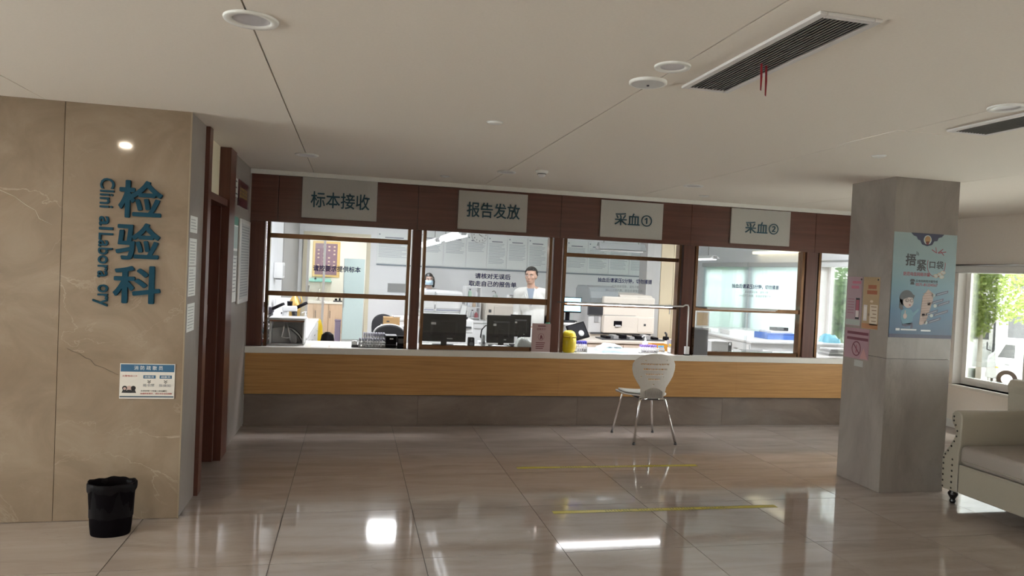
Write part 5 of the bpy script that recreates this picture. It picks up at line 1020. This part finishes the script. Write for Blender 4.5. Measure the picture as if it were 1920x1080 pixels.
o = mb.build('wall_small_room', mat('small_room_paint',(.78,.77,.70),.6)); o['kind'] = 'structure'
o = MB().box(-1.45,1.05,LB+.12,16.1,-.1,-.002).build('floor_small_room', MATS['lab_floor_vinyl']); o['kind'] = 'structure'
o = MB().box(-1.45,1.05,LB+.12,16.1,ZL,ZL+.1).build('ceiling_small_room', M_labwall); o['kind'] = 'structure'
o = thing('sink_cabinet',(-.45,15.3,0),'pale wood sink cabinet with doors seen through the glass door','cabinet'); M_pw = wood('pale_birch',(.52,.38,.27),(.64,.50,.38),.45,2)
MB().box(-1.2,.10,15.02,15.6,.14,.74).build('carcass', M_pw, o); MB().box(-1.22,.12,14.98,15.62,.74,.775).build('worktop', M_stone, o); MB().box(-1.2,.10,15.06,15.6,0,.14).build('plinth', M_bplast, o)
for a,b in ((-1.19,-.72),(-.715,-.44),(-.435,-.16),(-.155,.09)):
    dd = MB().box(a,b-.003,15.0,15.02,.16,.73).build('door', M_pw, o, bevel=.002); MB().box(a+.02,a+.03,14.988,15.0,.45,.60).build('handle', M_dgrey, dd)
o = thing('water_tap',(-.66,15.4,.775),'chrome swan neck tap on the sink cabinet','tap'); MB().tube([(-.66,15.45,.775),(-.66,15.45,.98),(-.655,15.40,1.03),(-.645,15.33,1.02),(-.645,15.32,.97)],.014,8).build('spout', M_chrome, o); MB().cyl((-.70,15.45,.775),(-.70,15.45,.84),.014).build('lever', M_chrome, o)
o = thing('soap_tray',(-.25,15.25,.775),'dark soap tray on the sink cabinet worktop','tray'); MB().box(-.36,-.18,15.18,15.32,.775,.80).build('tray', M_dgrey, o, bevel=.004); MB().box(-.33,-.28,15.21,15.28,.80,.84).build('block', M_black, o); MB().box(-.25,-.21,15.21,15.28,.80,.85).build('brush', M_black, o)
o = thing('green_shelf',(-.68,15.95,1.15),'green glass shelf on the wall of the small room','shelf'); MB().box(-.90,-.42,15.82,16.0,1.16,1.175).build('glass_plate', mat('sea_green_glass',(.16,.46,.40),.1), o); MB().box(-.88,-.44,15.84,15.98,1.175,1.23).build('green_box', mat('sea_green_box',(.28,.56,.50),.4), o); MB().box(-.78,-.74,15.84,15.88,1.20,1.25).build('bottle', M_dgrey, o)
o = thing('gilt_plaque',(-.56,15.98,1.28),'purple plaque with a gilt frame hanging in the small room','plaque'); MB().box(-.84,-.27,15.97,16.0,1.26,2.03).build('frame', mat('gilt_frame',(.62,.44,.17),.4), o, bevel=.01); MB().box(-.79,-.33,15.962,15.972,1.31,1.98).build('panel', mat('purple_plaque',(.20,.12,.17),.4), o)
mb = MB()
for j in range(4):
    for i in range(7):
        if (i*3+j) % 4: mb.box(-.74+j*.11,-.70+j*.11,15.958,15.9618,1.90-i*.08,1.93-i*.08)
mb.build('characters', mat('plaque_gold',(.60,.48,.36),.4), o)
o = thing('purple_bin',(-.235,14.4,0),'tall purple grey bin standing by the frosted cabinet','waste bin'); MB().box(-.29,-.18,14.3,14.5,0,.45).build('bin', mat('purple_grey_plastic',(.20,.17,.26),.5), o, bevel=.01); MB().box(-.295,-.175,14.295,14.505,.45,.47).build('lid', mat('purple_grey_plastic',(.20,.17,.26),.5), o)
# things on the right bench
def flatbox(x0,x1,y0,y1,z0,z1,m,name,lb,lid=None):
    o = thing(name,((x0+x1)/2,(y0+y1)/2,z0),lb,'box','boxes on the right bench'); MB().box(x0,x1,y0,y1,z0,z1).build('carton', m, o, bevel=.004); MB().box(x0-.002,x1+.002,y0-.002,y0,z1-.018,z1-.012).build('lid_edge', lid or M_lgrey, o); return o
flatbox(5.42,5.80,9.55,9.85,.78,.845,M_paper,'paper_box','low white paper box on the right bench nearest the window post'); flatbox(5.30,5.42,9.9,10.2,.78,.84,M_paper,'paper_box','small white box at the far left of the right bench')
M_bl = mat('blue_film_box',(.06,.16,.50),.3,bump=(16,.3))
flatbox(5.66,6.12,8.95,9.30,.78,.865,M_bl,'blue_box','blue wrapped box on the right bench',M_navy); flatbox(5.72,6.06,8.98,9.28,.865,.895,M_paper,'paper_stack','white stack lying on the blue wrapped box'); flatbox(5.82,6.02,9.02,9.18,.895,.945,M_dgrey,'dark_case','dark grey case on top of the white stack',M_black)
o = thing('plastic_bag',(6.49,8.74,.78),'crumpled sky blue plastic bag at the window end of the right bench','bag'); crump(6.38,6.60,8.64,8.86,.78,.13,51,mat('sky_blue_film',(.20,.50,.62),.3),'film')
# ================================================================== lab lamps
def linear_lamp(x0,x1,y0,y1,z,lb,lit=True,shade=None,power=3):
    o = thing('pendant_lamp',((x0+x1)/2,(y0+y1)/2,z),lb,'lamp','linear pendant lamps in the lab'); al = (y1-y0) > (x1-x0); cx_,cy_ = (x0+x1)/2,(y0+y1)/2
    if al: MB().prism([(x0,z),(x1,z),(cx_+.03,z+.05),(cx_-.03,z+.05)],'y',y0,y1).build('shade', shade or M_wplast, o)
    else: MB().prism([(y0,z),(y1,z),(cy_+.03,z+.09),(cy_-.03,z+.09)],'x',x0,x1).build('shade', shade or M_wplast, o)
    for s_ in (-1,1):
        if al: t_ = MB().cyl((cx_+s_*.035,y0+.03,z-.014),(cx_+s_*.035,y1-.03,z-.014),.013,n=10)
        else: t_ = MB().cyl((x0+.03,cy_+s_*.035,z-.014),(x1-.03,cy_+s_*.035,z-.014),.013,n=10)
        t_.build('tube', emission('lit_lab_tube',(.97,.98,1),1.6) if lit else M_wplast, o)
    for e in ((.15,.85) if al else (.12,.88)):
        p = (cx_,y0+(y1-y0)*e) if al else (x0+(x1-x0)*e,cy_); MB().cyl((p[0],p[1],z+.05),(p[0],p[1],ZL),.004,n=6).build('cord', M_dgrey, o)
    for e in (0,1):
        p = (cx_,y0+(y1-y0)*e) if al else (x0+(x1-x0)*e,cy_); MB().box(p[0]-.03,p[0]+.03,p[1]-.03,p[1]+.03,z-.01,z+.04).build('end_cap', M_grey, o, bevel=.008)
    return o
linear_lamp(1.08,1.20,7.6,9.40,1.93,'nearer lit tube lamp hanging over the left half of the lab')
linear_lamp(1.08,1.20,9.95,12.6,1.93,'farther lit tube lamp hanging over the left half of the lab')
linear_lamp(3.32,4.00,9.42,9.62,1.93,'grey shaded lamp hanging above the big analyser',False,mat('grey_lamp_shade',(.20,.21,.21),.4))
linear_lamp(5.75,5.93,10.9,12.4,1.93,'lit tube lamp hanging near the blinded windows',True,None,3)
for k,(x,y) in enumerate(((.62,11.35),(.0,7.85),(1.9,7.85),(3.8,7.85),(5.7,7.85))):  # panels along the counter are added out of view to light the lab
    o = thing('ceiling_panel_light',(x,y,ZL),['square panel light on the lab ceiling near the glass door','added unseen panel light on the lab ceiling inside the first window','added unseen panel light on the lab ceiling inside the second window','added unseen panel light on the lab ceiling inside the third window','added unseen panel light on the lab ceiling inside the fifth window'][k],'light','square panel lights in the lab ceiling')
    MB().box(x-.24,x+.24,y-.24,y+.24,ZL-.012,ZL).build('frame', M_wplast, o); MB().box(x-.22,x+.22,y-.22,y+.22,ZL-.014,ZL-.012).build('diffuser', emission('lit_panel_diffuser',(.97,.98,1),9), o)
    l = bpy.data.lights.new('panel_light','AREA'); l.shape='SQUARE'; l.size=.42; l.energy = 30*LAMP_LAB; l.color=(.97,.975,1); lo = bpy.data.objects.new('panel_light',l); COL.objects.link(lo); lo.parent = o; lo.location = (0,0,-.02)
o = thing('glowing_pelmet',(6.74,10.4,2.0),'glowing strip standing for the warm-lit recess above the blinded windows','lamp'); MB().box(6.70,6.80,9.6,11.2,2.09,2.12).build('housing', M_wplast, o); MB().box(6.69,6.79,9.62,11.18,2.05,2.09).build('diffuser', emission('warm_lit_strip',(1,.90,.66),1.1), o)  # warm-lit pelmet recess above the blinds, its light put in as a glowing strip
o = thing('small_room_fill_light',(-.3,14.8,ZL),'added unseen round light brightening the small room beyond the glass door','light'); MB().lathe([(.16,0),(.16,-.03),(.12,-.05),(.001,-.055)],(-.3,14.8,ZL),28,closed=False).build('globe', emission('lit_globe',(1,.97,.9),4), o)  # lamp added out of view so the small room is lit
l = bpy.data.lights.new('globe_light','AREA'); l.shape='DISK'; l.size=.3; l.energy=22*LAMP_LAB; lo = bpy.data.objects.new('globe_light',l); COL.objects.link(lo); lo.parent = o; lo.location = (0,0,-.07)
# ================================================================== people
def remesh(o, vox, smooth=6):
    r = o.modifiers.new('surface','REMESH'); r.mode = 'VOXEL'; r.voxel_size = vox; r.use_smooth_shade = True
    s = o.modifiers.new('soften','SMOOTH'); s.factor = .5; s.iterations = smooth
def limb(mb, pts, rs):
    for (p,q),(a,b) in zip(zip(pts[:-1],pts[1:]),zip(rs[:-1],rs[1:])):
        mb.cyl(p,q,a,b,14); mb.ell(p,a,a,a,12,8); mb.ell(q,b,b,b,12,8)
def person(loc, rz, s, lb, skin, hairm, long_hair, mask, coatm, head_turn=0, lean=0, shoulder=1.0):
    o = thing('person',loc,lb,'person',None,rz)
    S = Matrix.Scale(s,4)
    T_ = S @ Matrix.Translation((lean,0,0)) @ Matrix.Translation((0,0,1.40)) @ Matrix.Rotation(head_turn,4,'Z') @ Matrix.Translation((0,0,-1.40))
    mb = MB(); hd = MB()
    # head, jaw, nose, ears, neck
    hd.ell((0,.008,1.525),.074,.092,.098,20,14); hd.ell((0,-.022,1.462),.058,.062,.066,18,12); hd.ell((0,-.050,1.425),.034,.030,.022,14,8)
    hd.ell((0,-.082,1.492),.010,.014,.026,10,8); hd.ell((0,-.092,1.478),.0145,.014,.011,10,8)
    for a in (-1,1):
        hd.ell((a*.074,.012,1.500),.011,.022,.032,10,8); hd.ell((a*.040,-.060,1.485),.024,.018,.02,10,8); hd.ell((a*.03,-.075,1.530),.026,.014,.010,10,6)
    hd.ell((0,-.080,1.447),.024,.012,.010,12,6)
    hd.move(T_); mb.add(hd.v,hd.f,True)
    bd = MB(); w = shoulder
    bd.cyl((lean*.9,.02,1.30),(lean,.008,1.46),.054,.050,16); bd.ell((lean*.4,.012,1.15),.168*w,.105,.20,20,14); bd.ell((0,.01,.95),.150*w,.108,.19,20,14); bd.ell((0,.01,.83),.158*w,.115,.12,20,12)
    limb(bd,[(-.165*w+lean*.6,.015,1.285),(lean*.6,.015,1.315),(.165*w+lean*.6,.015,1.285)],[.058,.070,.058])
    for a in (-1,1):
        sh_,el,wr = (a*.185*w+lean*.6,.015,1.275),(a*.245*w,.04,1.00),(a*.21*w,-.15,.86)
        limb(bd,[sh_,el,wr],[.052,.042,.028]); pc = Vector((a*.205*w,-.20,.845)); bd.ell(pc,.038,.046,.016,14,8)
        for k in range(4):
            bx_ = pc.x+(-.026+.0175*k); ln_ = (.060,.072,.068,.052)[k if a > 0 else 3-k]
            limb(bd,[(bx_,pc.y-.035,pc.z),(bx_,pc.y-.035-ln_*.55,pc.z-.004),(bx_,pc.y-.035-ln_*.95,pc.z-.022)],[.0095,.009,.008])
        limb(bd,[(pc.x-a*.03,pc.y+.01,pc.z),(pc.x-a*.055,pc.y-.025,pc.z-.006),(pc.x-a*.056,pc.y-.055,pc.z-.012)],[.011,.010,.009])
        limb(bd,[(a*.085,.01,.84),(a*.09,-.005,.46),(a*.09,.02,.07)],[.082,.055,.038]); bd.ell((a*.092,-.05,.035),.042,.115,.035,14,8)
    bd.move(S); mb.add(bd.v,bd.f,True)
    body = mb.build('body', skin, o, world=False); remesh(body,.009*s,5)
    # coat over trunk and sleeves
    c = MB(); c.ell((lean*.4,.012,1.15),.186*w,.125,.215,20,14); c.ell((0,.01,.95),.172*w,.130,.22,20,14); c.lathe([(.176*w,.82),(.185*w,.65),(.195*w,.48)],(0,.01,0),24,1,.75)
    limb(c,[(-.172*w+lean*.6,.015,1.280),(lean*.6,.022,1.300),(.172*w+lean*.6,.015,1.280)],[.074,.078,.074])
    for a in (-1,1): limb(c,[(a*.192*w+lean*.6,.015,1.270),(a*.248*w,.04,.995),(a*.213*w,-.135,.868)],[.070,.058,.046])
    c.move(S); coat = c.build('coat', coatm, o, world=False); remesh(coat,.010*s,5)
    shirt = MB(); shirt.add([S@Vector(p) for p in ((-.052+lean*.8,-.070,1.345),(.052+lean*.8,-.070,1.345),(.030+lean*.5,-.124,1.22),(lean*.4,-.136,1.12),(-.030+lean*.5,-.124,1.22))],[(0,1,2,3,4)]); sh2 = shirt.build('shirt', mat('slate_shirt',(.20,.24,.30),.7), o, world=False); q = sh2.modifiers.new('thickness','SOLIDIFY'); q.thickness = .012
    for a in (-1,1):
        lp = MB(); lp.add([S@Vector((a*x+lean*(.4+.4*(z-1.1)/.25),y,z)) for x,y,z in ((.050,-.055,1.365),(.085,-.080,1.31),(.072,-.124,1.24),(.006,-.146,1.10),(.034,-.130,1.23))],[(0,1,2,3,4)]); l2 = lp.build('lapel', coatm, coat, world=False); q = l2.modifiers.new('thickness','SOLIDIFY'); q.thickness = .008
    bg_ = MB(); bg_.box(.055,.075,-.140,-.134,1.155,1.165).box(.085,.115,-.138,-.130,1.155,1.165); bg_.move(S @ Matrix.Translation((lean*.4,0,0))); bg_.build('name_print', M_ink, coat, world=False)
    # hair
    hr = MB(); n,m_ = 28,18; c0 = Vector((0,.014,1.532)); rx,ry,rz_ = .084,.100,.103
    for i in range(m_):
        for k in range(n):
            q = []
            for ii,kk in ((i,k),(i,k+1),(i+1,k+1),(i+1,k)):
                ph = -math.pi/2+math.pi*ii/m_; t = 2*math.pi*kk/n; q.append(Vector((rx*math.cos(ph)*math.cos(t),ry*math.cos(ph)*math.sin(t),rz_*math.sin(ph))))
            cc = sum(q,Vector())/4; front = -cc.y/ry
            lim = (.040+.018*front if front > .15 else -.055+.10*max(0,front+.5)) if not long_hair else (.030 if front > .45 else -.30)
            if cc.z > lim: hr.add([v+c0 for v in q],[(0,1,2,3)],True)
    if long_hair:
        for a in (-1,1): limb(hr,[(a*.070,-.030,1.55),(a*.084,-.022,1.48),(a*.082,-.010,1.39)],[.020,.024,.022])
        limb(hr,[(0,.08,1.50),(0,.085,1.38)],[.075,.07])
    hr.move(T_); h_ = hr.build('hair', hairm, o, world=False)
    if not long_hair: q = h_.modifiers.new('thickness','SOLIDIFY'); q.thickness = .006
    def hp(m,nm,mt): m.move(T_); return m.build(nm,mt,o,world=False)
    for a in (-1,1):
        hp(MB().ell((a*.030,-.0805,1.512),.012,.006,.006,12,8),'eye',mat('eye_white',(.72,.70,.68),.3)); hp(MB().ell((a*.030,-.0855,1.512),.0055,.003,.0055,10,6),'iris',M_black)
        hp(MB().tube([(a*.014,-.090,1.532),(a*.030,-.091,1.537),(a*.047,-.082,1.532)],.004,6),'eyebrow',hairm)
    if mask:
        g_ = MB(); nn = 12; vs = []
        for j in range(nn+1):
            for i in range(nn+1):
                u = -1+2*i/nn; v = j/nn; vs.append((u*.072,-.112+.055*u*u+.018*abs(v-.55),1.415+.082*v))
        g_.add(vs,[(j*(nn+1)+i,j*(nn+1)+i+1,(j+1)*(nn+1)+i+1,(j+1)*(nn+1)+i) for j in range(nn) for i in range(nn)],True); k_ = hp(g_,'face_mask',mat('pale_blue_mask',(.50,.66,.78),.7)); q = k_.modifiers.new('thickness','SOLIDIFY'); q.thickness = .004
        for a in (-1,1): hp(MB().tube([(a*.070,-.058,1.49),(a*.082,.0,1.505),(a*.080,.015,1.47),(a*.070,-.058,1.42)],.0018,5),'ear_loop',M_wplast)
    else: hp(MB().tube([(-.022,-.0885,1.449),(0,-.0925,1.447),(.022,-.0885,1.449)],.0035,6),'mouth',mat('lip_tone',(.30,.12,.10),.5))
    return o
M_coat = mat('white_coat_cotton',(.60,.595,.57),.8,bump=(26,.25))
person((2.40,9.30,0),R(-24),1.0,'man in a white coat standing behind the monitors and looking at the hall',mat('warm_skin',(.42,.25,.18),.5),mat('black_hair',(.012,.011,.011),.45),False,False,M_coat,R(-8),-.075,1.0)
person((1.225,11.75,0),R(3),.905,'person in a pale blue face mask looking over the white analyser',mat('fair_skin',(.50,.34,.28),.5),mat('black_hair',(.012,.011,.011),.45),True,True,M_coat,0,0,.92)
# ================================================================== outdoors
GZ = -2.3
o = MB().box(XR+.25,60,-30,60,GZ-.2,GZ).build('ground_outside', mat('pale_concrete',(.36,.35,.33),.9)); o['kind'] = 'structure'
o = MB().box(-40,XR+.25,-60,-3.45,GZ-.2,-.15).build('forecourt', mat('pale_concrete',(.36,.35,.33),.9)); o['kind'] = 'structure'
def leaves(cs, n, size, seed, mt, nm, parent, flatbox=None):
    rg = random.Random(seed); mb = MB(); vs = []; fs = []
    for k in range(n):
        if flatbox: p = Vector([rg.uniform(a,b) for a,b in flatbox])
        else:
            c,r = rg.choice(cs); d = Vector((rg.gauss(0,1),rg.gauss(0,1),rg.gauss(0,1))).normalized(); p = Vector(c)+Vector((d.x*r[0],d.y*r[1],d.z*r[2]))*rg.uniform(.55,1.05)
        a = Vector((rg.gauss(0,1),rg.gauss(0,1),rg.gauss(0,.7))).normalized(); b = a.orthogonal().normalized(); b = (Matrix.Rotation(rg.uniform(0,6.28),3,a) @ b); s_ = size*rg.uniform(.7,1.3)
        i = len(vs); vs += [p-a*s_,p+b*s_*.45+a*.1*s_,p+a*s_,p-b*s_*.45+a*.1*s_]; fs.append((i,i+1,i+2,i+3))
    me = bpy.data.meshes.new(nm); off = parent.matrix_basis.translation; me.from_pydata([tuple(v-off) for v in vs],[],fs); me.materials.append(mt)
    q = bpy.data.objects.new(nm,me); COL.objects.link(q); q.parent = parent; q['kind'] = 'stuff'; return q
def leafmat(name,c0,c1):
    m = bpy.data.materials.new(name); m.use_nodes = True; nt_ = m.node_tree; N = nt_.nodes.new; b = nt_.nodes['Principled BSDF']; g_ = N('ShaderNodeNewGeometry'); nz = N('ShaderNodeTexWhiteNoise'); sc_ = N('ShaderNodeTexNoise'); sc_.inputs['Scale'].default_value = 7
    nt_.links.new(g_.outputs['Position'],sc_.inputs['Vector']); cr = N('ShaderNodeValToRGB'); cr.color_ramp.elements[0].position=.35; cr.color_ramp.elements[1].position=.65; cr.color_ramp.elements[0].color=(*c0,1); cr.color_ramp.elements[1].color=(*c1,1); nt_.links.new(sc_.outputs[0],cr.inputs[0])
    nt_.links.new(cr.outputs[0],b.inputs['Base Color']); b.inputs['Roughness'].default_value=.6; tr = N('ShaderNodeBsdfTranslucent'); nt_.links.new(cr.outputs[0],tr.inputs[0]); mx = N('ShaderNodeMixShader'); mx.inputs[0].default_value=.5; nt_.links.new(b.outputs[0],mx.inputs[1]); nt_.links.new(tr.outputs[0],mx.inputs[2]); nt_.links.new(mx.outputs[0],nt_.nodes['Material Output'].inputs[0]); return m
M_leaf = leafmat('sunlit_leaf',(.17,.23,.06),(.32,.38,.12)); M_ivy = leafmat('hedge_leaf',(.10,.22,.07),(.28,.42,.17))
def depth_pt(px_,d):
    l_ = (px_-960)/FPX*d; return (d*math.sin(YAW)+l_*math.cos(YAW), d*math.cos(YAW)-l_*math.sin(YAW))
TX,TY = depth_pt(1842,29)
o = thing('street_tree',(TX,TY,GZ),'bright green street tree outside the right window','tree')
MB().tube([(TX,TY,GZ),(TX+.02,TY,-.6),(TX-.03,TY+.02,1.2),(TX,TY,3.2)],.1,8,rs=[.105,.085,.07,.03]).build('trunk', mat('pale_bark',(.40,.37,.32),.9), o)
for a in range(5): MB().tube([(TX,TY,-.3+.5*a),(TX+.8*math.cos(a*2.4),TY+.8*math.sin(a*2.4),.6+.6*a)],.035,6).build('branch', MATS['pale_bark'], o)
leaves([((TX-.8,TY+.55,.47),(1.3,1.3,1.0)),((TX+.7,TY-.4,1.75),(1.8,1.8,1.35)),((TX-.95,TY+.8,2.16),(1.8,1.8,1.5)),((TX,TY,3.8),(2.2,2.2,1.6))],11000,.105,11,M_leaf,'crown',o)
o = thing('garden_hedge',(9.2,13,GZ),'tall clipped green hedge outside the narrow fifth window','hedge')
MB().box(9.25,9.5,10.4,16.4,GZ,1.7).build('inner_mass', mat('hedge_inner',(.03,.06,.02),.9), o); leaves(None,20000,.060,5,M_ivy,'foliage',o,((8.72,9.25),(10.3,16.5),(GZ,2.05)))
# truck
tx_,ty_ = depth_pt(1857,30.0)
o = thing('delivery_truck',(tx_,ty_,GZ),'white delivery truck parked behind the street tree','truck',None,R(-46.7)); M_tw = mat('white_truck_paint',(.74,.75,.76),.3)
def B(m,nm,mt,**k): return m.build(nm,mt,o,world=False,**k)
cb = B(MB().prism([(0,.35),(1.55,.35),(1.55,2.0),(.55,2.0),(.22,1.35),(.02,1.15)],'y',0,1.8),'cab',M_tw,bevel=.04); B(MB().prism([(.36,1.25),(.95,1.25),(.95,1.80),(.62,1.80)],'y',-.012,.0),'side_window',M_dgrey); B(MB().box(.30,.42,-.015,0,.80,.86),'marker_lamp',mat('amber_lamp',(.6,.4,.05),.3)); B(MB().box(.62,.78,-.02,0,.95,.99),'door_handle',M_dgrey)
B(MB().box(1.60,6.0,-.05,1.85,.70,2.9),'cargo_box',M_tw,bevel=.03); B(MB().box(.2,6.0,.2,1.6,.40,.62),'chassis',M_dgrey)
for x in (.72,4.6):
    for y in (0,1.6):
        wh = B(MB().cyl((x,y-.01,.37),(x,y+.22,.37),.37,n=24),'tyre',M_black); B(MB().cyl((x,y-.02,.37),(x,y-.005,.37),.20,n=20),'hub',M_lgrey)
B(MB().box(-.04,.04,.1,1.7,.38,.60),'bumper',M_lgrey,bevel=.02); B(MB().tube([(.12,-.02,1.5),(-.02,-.12,1.55),(-.02,-.12,1.85)],.03,6),'mirror',M_dgrey)
# fence and low hedge behind the tree
fx,fy = depth_pt(1775,33); o = thing('white_fence',(fx,fy,GZ),'white panel fence behind the street tree','fence',None,R(-43))
for k in range(9): B(MB().box(k*.44,k*.44+.41,-.02,.02,.55,1.55),'panel',M_tw); B(MB().box(k*.44-.025,k*.44+.015,-.04,.04,0,1.65),'fence_post',M_lgrey)
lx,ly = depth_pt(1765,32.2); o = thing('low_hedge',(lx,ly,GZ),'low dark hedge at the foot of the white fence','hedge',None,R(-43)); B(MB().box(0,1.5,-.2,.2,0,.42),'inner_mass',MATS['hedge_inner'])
rg = random.Random(8); vs = []; fs = []
for k in range(2500):
    p = Vector((rg.uniform(0,1.5),rg.uniform(-.3,.1),rg.uniform(.05,.55))); a = Vector((rg.gauss(0,1),rg.gauss(0,1),rg.gauss(0,1))).normalized(); b = a.orthogonal().normalized(); i = len(vs); vs += [p-a*.06,p+b*.03,p+a*.06,p-b*.03]; fs.append((i,i+1,i+2,i+3))
me = bpy.data.meshes.new('foliage'); me.from_pydata([tuple(v) for v in vs],[],fs); me.materials.append(leafmat('dark_leaf',(.02,.04,.02),(.06,.09,.05))); q = bpy.data.objects.new('foliage',me); COL.objects.link(q); q.parent = o; q['kind'] = 'stuff'
# street lamp and dark van seen among the leaves
sx_,sy_ = depth_pt(1868,31.5); o = thing('street_lamp',(sx_,sy_,GZ),'thin dark street lamp post beside the truck','lamp'); B(MB().tube([(0,0,0),(0,0,3.6)],.05,8),'post',M_dgrey); B(MB().tube([(0,0,3.0),(-.35,.2,3.15),(-.75,.4,3.1)],.035,6),'arm',M_lgrey); B(MB().ell((0,0,3.7),.22,.22,.14,14,8),'lantern',M_lgrey)
bx_,by_ = depth_pt(1700,44); o = thing('far_building',(bx_,by_,GZ),'pale building far behind the white fence','building',None,R(-43)); B(MB().box(0,16,0,6,0,7),'wall',mat('pale_render',(.55,.55,.53),.8))
for k in range(7):
    for z in (1.2,4.2): w_ = B(MB().box(1+k*2.1,2.2+k*2.1,-.03,.02,z,z+1.5),'window',M_dgrey); 
# ================================================================== joined tiny print is stuff
for ob in COL.objects:
    if ob.parent is not None and ob.name.split('.')[0] in ('printed_characters','characters','text_lines','name_print'): ob['kind'] = 'stuff'
